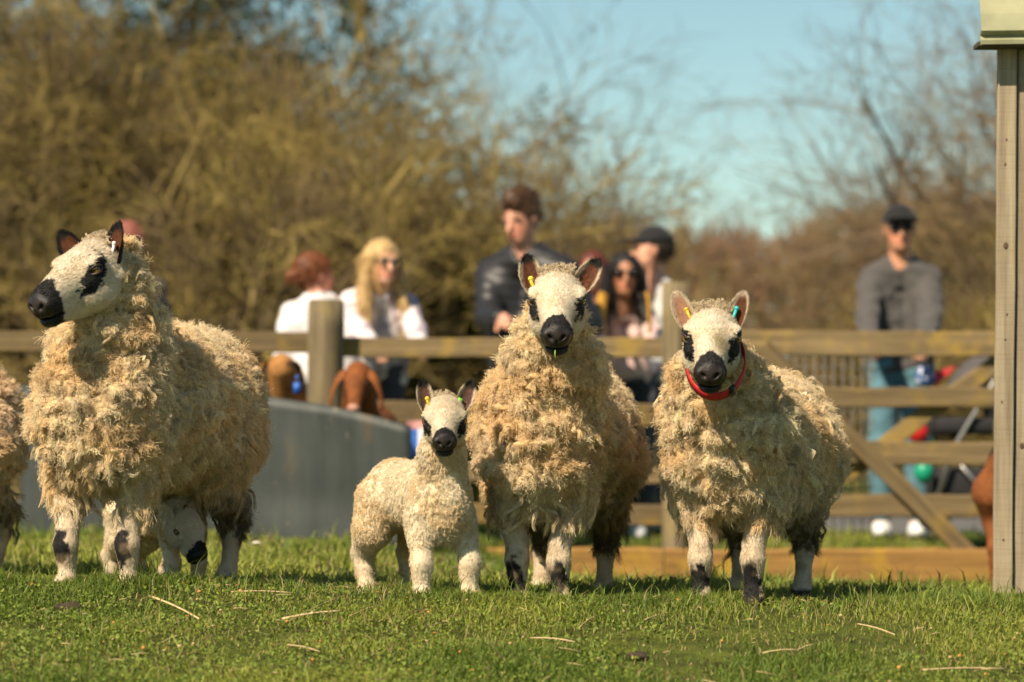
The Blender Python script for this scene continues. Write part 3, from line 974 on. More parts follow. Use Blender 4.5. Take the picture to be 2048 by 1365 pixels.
        onhead = hq[fi] > 0.5
        bk = np.where(onhead[:, None], (-hf.A[1] * 0.9 - hf.A[2] * 0.25)[None], down[None])
        tg = bk - nr * (bk * nr).sum(1)[:, None]
        d0 = unit(nr * 0.38 + tg + rng.normal(0, 0.2, p.shape))
        L = rng.uniform(0.004, 0.0075, len(p)) * (0.8 if lamb else 1)
        poll = onhead & (ql[:, 1] < 0.02) & (ql[:, 2] > 0.02)
        L = np.where(poll, L * rng.uniform(1, 2.2, len(p)), L)
        pts = p[:, None] + d0[:, None] * (np.linspace(0, 1, 3)[None, :, None] * L[:, None, None])
        fc = face_color(ql, pattern, seed, lamb)
        vc = col[q[fi, 0]]
        cc = np.where(onhead[:, None], fc, vc) * rng.uniform(0.88, 1.1, (len(p), 1))
        make_strands("short_coat", pts, cc, 0.00045, 0.0002, root, M_FACEHAIR)
        # curly tuft on the poll
        nt_ = 200 if not lamb else 24
        ang = rng.random(nt_) * 6.28
        qq = np.stack([np.clip(rng.normal(0, 0.026, nt_), -0.045, 0.045), rng.normal(-0.050, 0.012, nt_), np.full(nt_, 0.060)], 1)
        pw = np.array([hf.w(*a) for a in qq])
        lt = np.repeat(np.arange(nt_), 10); n = len(lt)
        d0 = unit(hf.A[2][None] * 0.9 - hf.A[1][None] * 0.15 + rng.normal(0, 0.5, (nt_, 3)))
        if lamb: LT = rng.uniform(0.008, 0.014, nt_)
        else: LT = rng.uniform(0.012, 0.024, nt_)
        off = rng.normal(0, 0.004, (n, 3)); s = np.linspace(0, 1, 6)
        pts = np.empty((n, 6, 3), np.float32); ph = rng.random(nt_) * 6.28
        e1 = unit(np.cross(d0, rng.normal(0, 1, (nt_, 3)))); e2 = np.cross(d0, e1)
        for k_, sv in enumerate(s):
            pts[:, k_] = pw[lt] + off * (1 - .6 * sv) + d0[lt] * (LT[lt] * sv)[:, None] + (e1[lt] * np.sin(5 * sv + ph[lt])[:, None] + e2[lt] * np.cos(5 * sv + ph[lt])[:, None]) * 0.004 * sv
        make_strands("poll_tuft", pts, np.tile(CREAM * np.array((1.0, 0.94, 0.84)), (n, 1)) * rng.uniform(0.8, 1.15, (n, 1)), 0.0008, 0.0004, root, M_WOOL)
        # ---------------- eyes
        for sx in (-1, 1):
            m = MB()
            kf = (1 - 0.16 * lamb)
            ec = Vector(hf.w(sx * 0.0652, 0.0585 * kf, 0.029 - 0.015 * lamb)); r = 0.0165 * head_k
            out = Vector(hf.wd(sx * 0.83, 0.54, 0.14)).normalized()
            ax1 = Vector(hf.wd(0, 1, 0)); ax1 = (ax1 - out * ax1.dot(out)).normalized(); ax2 = out.cross(ax1)
            nu_, nv_ = 20, 12; vv = []; ff = []; cc = []
            for j in range(nv_ + 1):
                t = math.pi * j / nv_
                for i in range(nu_):
                    a = 2 * math.pi * i / nu_
                    e, g = math.sin(t) * math.cos(a), math.sin(t) * math.sin(a)
                    vv.append(ec + (out * math.cos(t) + ax1 * e + ax2 * g) * r)
                    if abs(g) < 0.16 and abs(e) < 0.5 and math.cos(t) > 0: cc.append((0.004, 0.003, 0.003))
                    elif math.cos(t) > 0.72: cc.append((0.62, 0.31, 0.06))
                    else: cc.append((0.05, 0.025, 0.012))
            for j in range(nv_):
                for i in range(nu_):
                    ff.append((j * nu_ + i, (j + 1) * nu_ + i, (j + 1) * nu_ + (i + 1) % nu_, j * nu_ + (i + 1) % nu_))
            m.v = [tuple(x) for x in vv]; m.f = ff; m.c = cc
            eo = m.build("eye", M_EYE, root)
            # eyelids: two arched rims
            lm = MB()
            for sg, lift in ((1, 0.62), (-1, 0.66)):
                pts = []
                for i in range(9):
                    a = math.pi * i / 8
                    e = math.cos(a) * 1.12; g = sg * math.sin(a) * lift
                    o_ = math.sqrt(max(0.02, 1.16 - e * e * 0.82 - g * g))
                    pts.append(ec + (ax1 * e + Vector(hf.wd(0, 0, 1)) * g + out * o_ * 0.98) * r)
                lm.tube(pts, [0.0022 * head_k, .003 * head_k, .0038 * head_k, .0042 * head_k, .0045 * head_k, .0042 * head_k, .0038 * head_k, .003 * head_k, .0022 * head_k], 6)
            lm.build("eyelid", plain_mat("eyelid_skin", (0.035, 0.022, 0.015), 0.5), eo)
    return root, hf

def ear_pattern(inner, rim, back, tip, tipat=0.8, base_in=None):
    inner, rim, back, tip = map(np.array, (inner, rim, back, tip))
    def f(u, v, layer):
        if layer == 1:
            return back if u < tipat else tip
        r = float(sstep(0.45, 0.8, abs(v)))
        c = inner * (1 - r) + rim * r
        t = float(sstep(tipat - 0.08, tipat + 0.06, u))
        return c * (1 - t) + tip * t
    return f
# ------------------------------------------------------------------ the flock
D2R = math.radians
BRN = (0.13, 0.045, 0.02); BLK = (0.014, 0.012, 0.012); CRM = (0.62, 0.50, 0.36); PNK = (0.42, 0.22, 0.14)

def place(px, d):
    x = (px - 1024.0) * d / FPX
    return (x, CAMY + d, GZ(x, CAMY + d) - 0.012)

# --- large ewe at the left, head turned to the left
r, hf = make_sheep("ewe", place(212, 9.80), D2R(20), P(190, 540, 9.60), D2R(38), D2R(29), 0.0, 'long',
    dict(nose=0.172, eyeL=(0.075, 0.068, 0.020, 0.050, 0.030, 0.3), eyeR=(0.075, 0.070, 0.016, 0.054, 0.032, 0.5)), 11,
    "large ewe at left, head turned left, black eye patch and muzzle", "sheep", "ewes facing the camera", locks=10500, strands=18, width=1.06, head_k=1.06, lift=0.045, length=0.93, chest_drop=-0.05, hl=1.04, neck_up=-0.005,
    legs=dict(fl=(0.0, -0.02), fr=(0.0, 0.02)))
for sx, tip, fd in ((-1, (-0.75, 0.05, 1.0), (-0.2, -1, 0)), (1, (0.10, 0.0, 1.0), (-0.75, -0.9, 0))):
    yaw = D2R(20); ca, sa = math.cos(yaw), math.sin(yaw)
    tl = (tip[0]*ca - tip[1]*sa, tip[0]*sa + tip[1]*ca, tip[2]); fl_ = (fd[0]*ca - fd[1]*sa, fd[0]*sa + fd[1]*ca, fd[2])
    o, b, up, lat, f_ = make_ear("ear", r, hf, sx, 0.118, 0.033, tl, fl_, ear_pattern(BRN, BLK, BLK, BLK), 60 + sx)
    if sx > 0: ear_tag(r, b, up, lat, f_, (0.75, 0.72, 0.68), at=0.22, side=-0.2, shape='bar')

# --- centre ewe
r, hf = make_sheep("ewe", place(1082, 9.98), D2R(9), P(1114, 600, 9.68), D2R(1), D2R(31), 0.0, 'long',
    dict(nose=0.182, eyeL=(0.075, 0.070, 0.018, 0.046, 0.030, 0.2), eyeR=(0.075, 0.068, 0.018, 0.046, 0.030, 0.2)), 23,
    "middle ewe behind the lamb, looking straight ahead with a grass blade at her lips", "sheep", "ewes facing the camera", locks=10500, strands=18, width=0.97, chest_drop=-0.022,
    legs=dict(fx=0.062), mark=((-0.02, 0.50, 0.73), (0.12, 0.15, 0.06), (0.62, 0.26, 0.16), 0.5), knee=(((0.080, 0.062), (0.085, 0.045)), 0.030))
for sx, tip, fd in ((-1, (-0.22, 0.05, 1.0), (0.15, -1, 0)), (1, (0.62, 0.05, 1.0), (-0.1, -1, 0))):
    o, b, up, lat, f_ = make_ear("ear", r, hf, sx, 0.116, 0.031, tip, fd, ear_pattern(BRN, CRM, BLK, BLK, 0.80), 70 + sx)
    if sx < 0: ear_tag(r, b, up, lat, f_, (0.62, 0.50, 0.04), at=0.18, side=1, shape='loop', k=1.5)
    else: ear_tag(r, b, up, lat, f_, (0.75, 0.20, 0.12), at=0.02, side=-0.2, shape='flag', k=0.9)
m = MB(); a = hf.w(-0.004, 0.238, -0.030)
m.tube([a, a + np.array((0, -0.006, -0.010)), a + np.array((0.001, -0.006, -0.028))], [0.002, 0.002, 0.0006], 5)
o = m.build("grass_blade", plain_mat("blade_green", (0.22, 0.42, 0.05), 0.5))
o.data.transform(r.matrix_basis); tag(o, "single green grass blade hanging from the middle ewe's lips", "grass blade")

# --- right ewe with a red collar
r, hf = make_sheep("ewe", place(1462, 9.95), D2R(16), P(1424, 674, 9.60), D2R(5), D2R(31), D2R(-2), 'long',
    dict(nose=0.182, stain=1, eyeL=(0.075, 0.074, 0.014, 0.056, 0.036, 0.2), eyeR=(0.075, 0.072, 0.014, 0.056, 0.038, 0.2)), 37,
    "ewe at right wearing a red collar with a turquoise ear tag", "sheep", "ewes facing the camera", locks=10500, strands=18, width=1.06, chest_drop=-0.022, lift=-0.045,
    legs=dict(fx=0.078), knee=(((0.080, 0.050), (0.070, 0.058)), 0.032), length=0.86)
RE = r; HE = hf
for sx, tip, fd in ((-1, (-0.42, 0.05, 1.0), (0.25, -1, 0)), (1, (0.28, 0.05, 1.0), (-0.2, -1, 0))):
    o, b, up, lat, f_ = make_ear("ear", r, hf, sx, 0.118, 0.028, tip, fd, ear_pattern(PNK if sx < 0 else BRN, CRM, (0.35, 0.25, 0.17) if sx > 0 else BLK, CRM, 0.9), 80 + sx)
    if sx < 0: ear_tag(r, b, up, lat, f_, (0.62, 0.42, 0.02), at=0.25, side=0.5, shape='bar')
    else: ear_tag(r, b, up, lat, f_, (0.02, 0.42, 0.42), at=0.30, side=-0.3, shape='bar', k=1.1)
def collar(root, hf):
    """red webbing strap round the top of the neck, hanging below the jaw"""
    m = MB(); nseg = 40; ring = []
    ctr = hf.o + np.array((0.010, 0.0, -0.072))
    e1 = hf.A[0]; e2 = np.array((0, 0.66, 0.75)); e2 = e2 - e1 * e2.dot(e1); e2 /= np.linalg.norm(e2)
    nrm = np.cross(e1, e2)
    v = []; f = []
    for i in range(nseg):
        a = 2 * math.pi * i / nseg
        rx, ry = 0.081, 0.128
        d = e1 * math.cos(a) * rx + e2 * math.sin(a) * ry
        o = d / np.linalg.norm(d)
        for (w, t) in ((-0.015, 0), (0.015, 0), (0.015, 0.004), (-0.015, 0.004)):
            v.append(ctr + d + nrm * w + o * t)
    for i in range(nseg):
        for k in range(4):
            a, b = i * 4 + k, i * 4 + (k + 1) % 4
            c, d = ((i + 1) % nseg) * 4 + (k + 1) % 4, ((i + 1) % nseg) * 4 + k
            f.append((a, b, c, d))
    m.add(v, f)
    col = m.build("collar", plain_mat("red_webbing", (0.50, 0.012, 0.018), 0.6, noise=0.15, scale=200), root)
    m = MB()
    for a0 in (-0.95,):
        pts = [ctr + (e1 * math.cos(a0 + t) * 0.085 + e2 * math.sin(a0 + t) * 0.132) for t in (-0.05, 0.05)]
        M = Matrix((Vector(unit(pts[1] - pts[0])), Vector(nrm), Vector(np.cross(unit(pts[1] - pts[0]), nrm)))).transposed().to_4x4()
        M.translation = Vector((pts[0] + pts[1]) / 2)
        m.box((-0.010, -0.018, -0.005), (0.010, 0.018, 0.005), None, M)
    m.build("buckle", plain_mat("black_plastic", (0.01, 0.01, 0.012), 0.35), col)
collar(RE, HE)

# --- standing lamb
r, hf = make_sheep("lamb", place(880, 9.80), D2R(-23), P(889, 834, 9.66), D2R(-1), D2R(33), D2R(1), 'short',
    dict(nose=0.186, eyeL=(0.075, 0.078, 0.002, 0.048, 0.033, 0.15), eyeR=(0.075, 0.078, 0.002, 0.050, 0.033, 0.15)), 51,
    "small cream lamb standing in front, looking at the camera", "lamb", None, lamb=1.0, locks=30000, strands=6, head_k=0.76, woolcol=(0.82, 0.71, 0.52),
    legs=dict(fx=0.105, fl=(0.0, 0.0), fr=(0.01, 0.0), hl=(-0.02, 0.0), hr=(0.02, 0.05)), dirt=0.5)
yaw = D2R(-23); ca, sa = math.cos(yaw), math.sin(yaw)
for sx, tip, fd in ((-1, (-0.18, 0.05, 1.0), (0.15, -1, 0)), (1, (0.38, 0.05, 1.0), (-0.15, -1, 0))):
    tl = (tip[0]*ca - tip[1]*sa, tip[0]*sa + tip[1]*ca, tip[2]); fl_ = (fd[0]*ca - fd[1]*sa, fd[0]*sa + fd[1]*ca, fd[2])
    o, b, up, lat, f_ = make_ear("ear", r, hf, sx, 0.098, 0.023, tl, fl_, ear_pattern((0.13, 0.065, 0.05), CRM, CRM, BLK, 0.78), 90 + sx, k=0.8)
    ear_tag(r, b, up, lat, f_, (0.62, 0.45, 0.02) if sx < 0 else (0.20, 0.45, 0.06), at=0.18, side=1 if sx < 0 else -0.6, shape='loop' if sx < 0 else 'flag', k=1.25)

# --- lamb half hidden under the big ewe
r, hf = make_sheep("lamb", place(362, 10.34), D2R(-38), P(368, 1050, 10.20), D2R(-42), D2R(52), 0.0, 'short',
    dict(nose=0.165, eyeL=(0.075, 0.060, 0.012, 0.020, 0.012, 0.4), eyeR=(0.075, 0.060, 0.012, 0.020, 0.012, 0.4)), 57,
    "lamb under the large left ewe's belly, only its face and legs showing", "lamb", None, lamb=1.0, locks=9000, strands=7, head_k=0.80, scale=0.80, woolcol=(0.80, 0.69, 0.50))
yaw = D2R(-38); ca, sa = math.cos(yaw), math.sin(yaw)
for sx, tip, fd in ((-1, (-0.5, 0.5, 0.5), (1, -0.4, 0)), (1, (-0.4, -0.6, 0.4), (1, -0.4, 0))):
    tl = (tip[0]*ca - tip[1]*sa, tip[0]*sa + tip[1]*ca, tip[2]); fl_ = (fd[0]*ca - fd[1]*sa, fd[0]*sa + fd[1]*ca, fd[2])
    make_ear("ear", r, hf, sx, 0.095, 0.024, tl, fl_, ear_pattern((0.30, 0.17, 0.12), CRM, CRM, BLK, 0.85), 95 + sx, k=0.8)

# --- ewe cut off by the left edge of the frame
r, hf = make_sheep("ewe", place(-392, 10.25), D2R(40), P(-420, 690, 9.95), D2R(60), D2R(35), 0.0, 'long', dict(), 71,
    "ewe cut off by the left edge, only her woolly pink-marked flank showing", "sheep", None, locks=3000, strands=24, width=1.0, lift=-0.04, woolz=0.12, dirt=0.8, mark=((0.18, 0.5, 0.55), (0.2, 0.3, 0.2), (0.72, 0.48, 0.36), 0.30))
# ------------------------------------------------------------------ timber, sheet metal, shed
M_RAIL = wood_mat("rail_timber", (0.085, 0.060, 0.030), (0.25, 0.180, 0.090), lichen=(0.34, 0.22, 0.035), lichen_amt=0.30, along=0)
M_POST = wood_mat("post_timber", (0.075, 0.058, 0.032), (0.25, 0.195, 0.115), lichen=(0.24, 0.18, 0.06), lichen_amt=0.3, along=0)
M_SLEEPER = wood_mat("sleeper_timber", (0.16, 0.085, 0.025), (0.36, 0.20, 0.06), lichen=(0.42, 0.26, 0.03), lichen_amt=0.35, along=0)
M_SHED = wood_mat("shed_timber", (0.17, 0.130, 0.085), (0.38, 0.31, 0.21), lichen=(0.26, 0.19, 0.10), lichen_amt=0.15, along=0, saw=0.16)
M_GALV = plain_mat("galvanised_tube", (0.42, 0.46, 0.48), 0.4, metal=0.6, noise=0.15)

def plank(name, a, b, w, t, mat, parent, up=(0, 0, 1), n=12, wob=0.004, seed=0, ch=0.006):
    """board from a to b: length along local X, width w along local Z (towards up), thickness t along local Y"""
    rng = np.random.default_rng(seed)
    a = Vector(a); b = Vector(b); L = (b - a).length
    ex = (b - a).normalized(); ez = Vector(up); ez = (ez - ex * ez.dot(ex)).normalized(); ey = ez.cross(ex)
    prof = [(-w/2 + ch, -t/2), (w/2 - ch, -t/2), (w/2, -t/2 + ch), (w/2, t/2 - ch), (w/2 - ch, t/2), (-w/2 + ch, t/2), (-w/2, t/2 - ch), (-w/2, -t/2 + ch)]
    v = []; f = []
    wz = np.cumsum(rng.normal(0, wob, n + 1)) * 0.6; wz -= np.linspace(wz[0], wz[-1], n + 1)
    for i in range(n + 1):
        x = L * i / n; jw = rng.normal(0, wob * 0.5); jt = rng.normal(0, wob * 0.3)
        for (z, y) in prof:
            v.append((x, y + jt, z * (1 + jw * 6) + wz[i]))
    for i in range(n):
        for k in range(8):
            f.append((i*8 + k, i*8 + (k+1) % 8, (i+1)*8 + (k+1) % 8, (i+1)*8 + k))
    f.append(tuple(reversed(range(8)))); f.append(tuple(n*8 + k for k in range(8)))
    m = MB(); m.add(v, f)
    o = m.build(name, mat, parent, smooth=False)
    M = Matrix((ex, ey, ez)).transposed().to_4x4(); M.translation = a
    if parent is not None: M = parent.matrix_basis.inverted() @ M
    o.matrix_basis = M
    return o

def round_post(name, base, h, r, mat, parent, seed=0):
    rng = np.random.default_rng(seed)
    v = []; f = []; n = 14; k = 9
    ph = rng.random(4) * 6.28
    for i in range(k + 1):
        x = h * i / k
        for j in range(n):
            a = 2 * math.pi * j / n
            rr = r * (1 + 0.03 * math.sin(2 * a + ph[0]) + 0.02 * math.sin(3 * a + ph[1] + x * 3) + rng.normal(0, 0.006)) * (0.96 if i == k else 1)
            v.append((x, rr * math.cos(a), rr * math.sin(a)))
    for i in range(k):
        for j in range(n):
            f.append((i*n + j, i*n + (j+1) % n, (i+1)*n + (j+1) % n, (i+1)*n + j))
    f.append(tuple(reversed(range(n)))); f.append(tuple(k*n + j for j in range(n)))
    m = MB(); m.add(v, f)
    o = m.build(name, mat, parent, smooth=True)
    M = Matrix(((0, 0, -1), (0, 1, 0), (1, 0, 0))).to_4x4(); M.translation = Vector(base)
    if parent is not None: M = parent.matrix_basis.inverted() @ M
    o.matrix_basis = M
    return o

FD = 16.0
def FP(px, py, d=FD): return P(px, py, d)

def build_fence():
    r = empty("rail_fence", FP(660, 1150))
    tag(r, "weathered post and rail fence between the visitors and the sheep", "fence")
    for i, (px, top, rad) in enumerate(((-420, 600, 0.085), (652, 600, 0.088), (1352, 565, 0.066))):
        b = FP(px, 1150, FD + 0.02); b.z = GZ(b.x, b.y) - 0.15
        round_post("post", b, FP(px, top).z - b.z, rad, M_POST, r, 300 + i)
    # rails: (px0, y0, px1, y1, width px, depth)
    rows = [(-420, 683, 612, 685, 42), (692, 694, 1345, 696, 40), (-420, 812, 612, 815, 44), (692, 826, 1345, 832, 46),
            (692, 948, 1345, 950, 36), (692, 1028, 1345, 1030, 42)]
    for i, (x0, y0, x1, y1, w) in enumerate(rows):
        plank("rail", FP(x0 if x0 < 0 else x0 - 60, y0, FD + 0.115), FP(x1 + 40 if x1 < 700 else x1, y1, FD + 0.115), w * FD / FPX, 0.042, M_RAIL, r, seed=320 + i, n=18, wob=0.003)
    return r
build_fence()

def build_kickboard():
    a = FP(640, 1128, FD - 0.20); b = FP(1330, 1128, FD - 0.20)
    r = empty("sleeper_edging", FP(1300, 1160, FD - 0.2))
    tag(r, "orange-brown lichened timber edging along the foot of the fence and gate", "timber edging")
    for i, (x0, x1) in enumerate(((640, 1325), (1328, 1990), (1993, 2600))):
        plank("sleeper", FP(x0, 1131 + i, FD - 0.20), FP(x1, 1132 + i, FD - 0.20), 0.165, 0.10, M_SLEEPER, r, seed=340 + i, n=16, wob=0.004, ch=0.012)
build_kickboard()

def build_gate():
    gd = FD - 0.10
    r = empty("field_gate", FP(1345, 1100, gd))
    tag(r, "five-barred timber gate with crossed diagonal braces in front of the grey-hooded man", "gate")
    bars = [(1388, 1990, 687, 50), (1388, 1990, 795, 40), (1388, 1990, 906, 46), (1388, 1990, 1010, 46)]
    for i, (x0, x1, y, w) in enumerate(bars):
        plank("bar", FP(x0, y - 3, gd), FP(x1, y + 2, gd), w * gd / FPX, 0.038, M_RAIL, r, seed=360 + i, n=16, wob=0.003)
    plank("stile", FP(1415, 1090, gd + 0.040), FP(1415, 655, gd + 0.040), 0.10, 0.036, M_RAIL, r, up=(1, 0, 0), seed=371)
    plank("stile", FP(2010, 1110, gd + 0.040), FP(2010, 655, gd + 0.040), 0.10, 0.036, M_RAIL, r, up=(1, 0, 0), seed=372)
    plank("brace", FP(1525, 694, gd - 0.044), FP(1942, 1112, gd - 0.044), 0.085, 0.034, M_RAIL, r, seed=373)
    plank("brace", FP(1640, 985, gd + 0.042), FP(2010, 715, gd + 0.042), 0.085, 0.034, M_RAIL, r, seed=374)
    # wire mesh panel behind the bars and its galvanised post
    q = empty("wire_panel", FP(1570, 1080, FD + 0.5))
    tag(q, "grey welded wire mesh panel with galvanised posts behind the gate", "wire panel")
    d = FD + 0.5
    m = MB()
    x = 1572
    while x < 1746:
        m.tube([FP(x, 702, d), FP(x, 1075, d)], 0.0028, 5); x += 19
    y = 712
    while y < 1075:
        m.tube([FP(1570, y, d + 0.005), FP(1748, y, d + 0.005)], 0.0028, 5); y += 22
    o = m.build("wire_mesh", plain_mat("wire_grey", (0.20, 0.19, 0.17), 0.6, metal=0.3), None)
    o.parent = q; o.matrix_parent_inverse = q.matrix_basis.inverted()
    for x in (1570,):
        m = MB(); m.tube([FP(x, 1080, d), FP(x, 690, d)], 0.019, 10)
        o = m.build("tube_post", M_GALV, None); o.parent = q; o.matrix_parent_inverse = q.matrix_basis.inverted()
    m = MB(); m.tube([FP(1570, 696, d), FP(1748, 696, d)], 0.016, 10)
    o = m.build("top_tube", M_GALV, None); o.parent = q; o.matrix_parent_inverse = q.matrix_basis.inverted()
build_gate()

def build_sheet():
    """grey galvanised sheet standing on edge behind the big ewe"""
    d0, d1 = 14.55, 14.1
    pts = []
    nx, nz = 40, 14
    X = np.linspace(0, 1, nx); v = []; cols = []
    for layer in (0, 1):
        for i, t in enumerate(X):
            px = 40 + (822 - 40) * t; d = d0 + (d1 - d0) * t + 0.05 * math.sin(t * 3.1)
            top = np.interp(px, [40, 200, 420, 540, 640, 740, 822], [770, 772, 780, 794, 808, 830, 853])
            a = P(px, top, d); b = P(px, 1088, d)
            b.z = min(b.z, GZ(b.x, b.y) - 0.02)
            for j in range(nz):
                s = j / (nz - 1)
                z = b.z + (a.z - b.z) * s
                bend = 0.016 * math.sin(t * 9 + s * 2) + 0.006 * math.sin(t * 31 + s * 3) + 0.010 * math.exp(-((t - 0.7) ** 2 + (s - 0.35) ** 2) * 60)
                v.append((a.x, a.y + bend + 0.006 * layer, z))
    f = []
    for layer in (0, 1):
        o = layer * nx * nz
        for i in range(nx - 1):
            for j in range(nz - 1):
                q = o + i * nz + j; f.append((q, q + nz, q + nz + 1, q + 1))
    o2 = nx * nz
    for i in range(nx - 1):
        for j in (0, nz - 1):
            q = i * nz + j; f.append((q, q + nz, q + nz + o2, q + o2))
    for i in (0, nx - 1):
        for j in range(nz - 1):
            q = i * nz + j; f.append((q, q + 1, q + 1 + o2, q + o2))
    m = MB(); m.add(v, f)
    mt, nt, b = new_mat("stained_sheet")
    N = nt.nodes.new; L = nt.links.new
    tc = N("ShaderNodeTexCoord")
    n = N("ShaderNodeTexNoise"); n.inputs["Scale"].default_value = 2.6; n.inputs["Detail"].default_value = 7; n.inputs["Roughness"].default_value = 0.6
    mp = N("ShaderNodeMapping"); mp.inputs["Scale"].default_value = (2.2, 1, 1.0)
    L(tc.outputs["Object"], mp.inputs[0]); L(mp.outputs[0], n.inputs["Vector"])
    r = N("ShaderNodeValToRGB"); e = r.color_ramp.elements
    e[0].position = 0.36; e[0].color = (0.030, 0.037, 0.034, 1); e[1].position = 0.60; e[1].color = (0.046, 0.054, 0.049, 1)
    x = e.new(0.71); x.color = (0.095, 0.066, 0.032, 1)
    L(n.outputs["Fac"], r.inputs[0])
    st = N("ShaderNodeTexNoise"); st.inputs["Scale"].default_value = 1.0; st.inputs["Detail"].default_value = 6
    mp2 = N("ShaderNodeMapping"); mp2.inputs["Scale"].default_value = (26, 1, 1.3); L(tc.outputs["Object"], mp2.inputs[0]); L(mp2.outputs[0], st.inputs["Vector"])
    mr = N("ShaderNodeMapRange"); mr.inputs["From Min"].default_value = 0.3; mr.inputs["From Max"].default_value = 0.7; mr.inputs["To Min"].default_value = 0.86; mr.inputs["To Max"].default_value = 1.14; L(st.outputs["Fac"], mr.inputs["Value"])
    mm = N("ShaderNodeMix"); mm.data_type = 'RGBA'; mm.blend_type = 'MULTIPLY'; mm.inputs[0].default_value = 1; L(r.outputs[0], mm.inputs[6]); L(mr.outputs[0], mm.inputs[7])
    sp = N("ShaderNodeTexNoise"); sp.inputs["Scale"].default_value = 11; sp.inputs["Detail"].default_value = 3; L(tc.outputs["Object"], sp.inputs["Vector"])
    ms = N("ShaderNodeMapRange"); ms.inputs["From Min"].default_value = 0.68; ms.inputs["From Max"].default_value = 0.74; ms.inputs["To Max"].default_value = 0.55; L(sp.outputs["Fac"], ms.inputs["Value"])
    m4 = N("ShaderNodeMix"); m4.data_type = 'RGBA'; m4.inputs[7].default_value = (0.17, 0.14, 0.10, 1); L(ms.outputs[0], m4.inputs[0]); L(mm.outputs[2], m4.inputs[6]); L(m4.outputs[2], b.inputs["Base Color"])
    b.inputs["Roughness"].default_value = 0.6; b.inputs["Metallic"].default_value = 0.15
    o = m.build("metal_sheet", mt)
    tag(o, "large grey stained metal sheet standing on edge behind the lamb and left ewe", "metal sheet")
build_sheet()

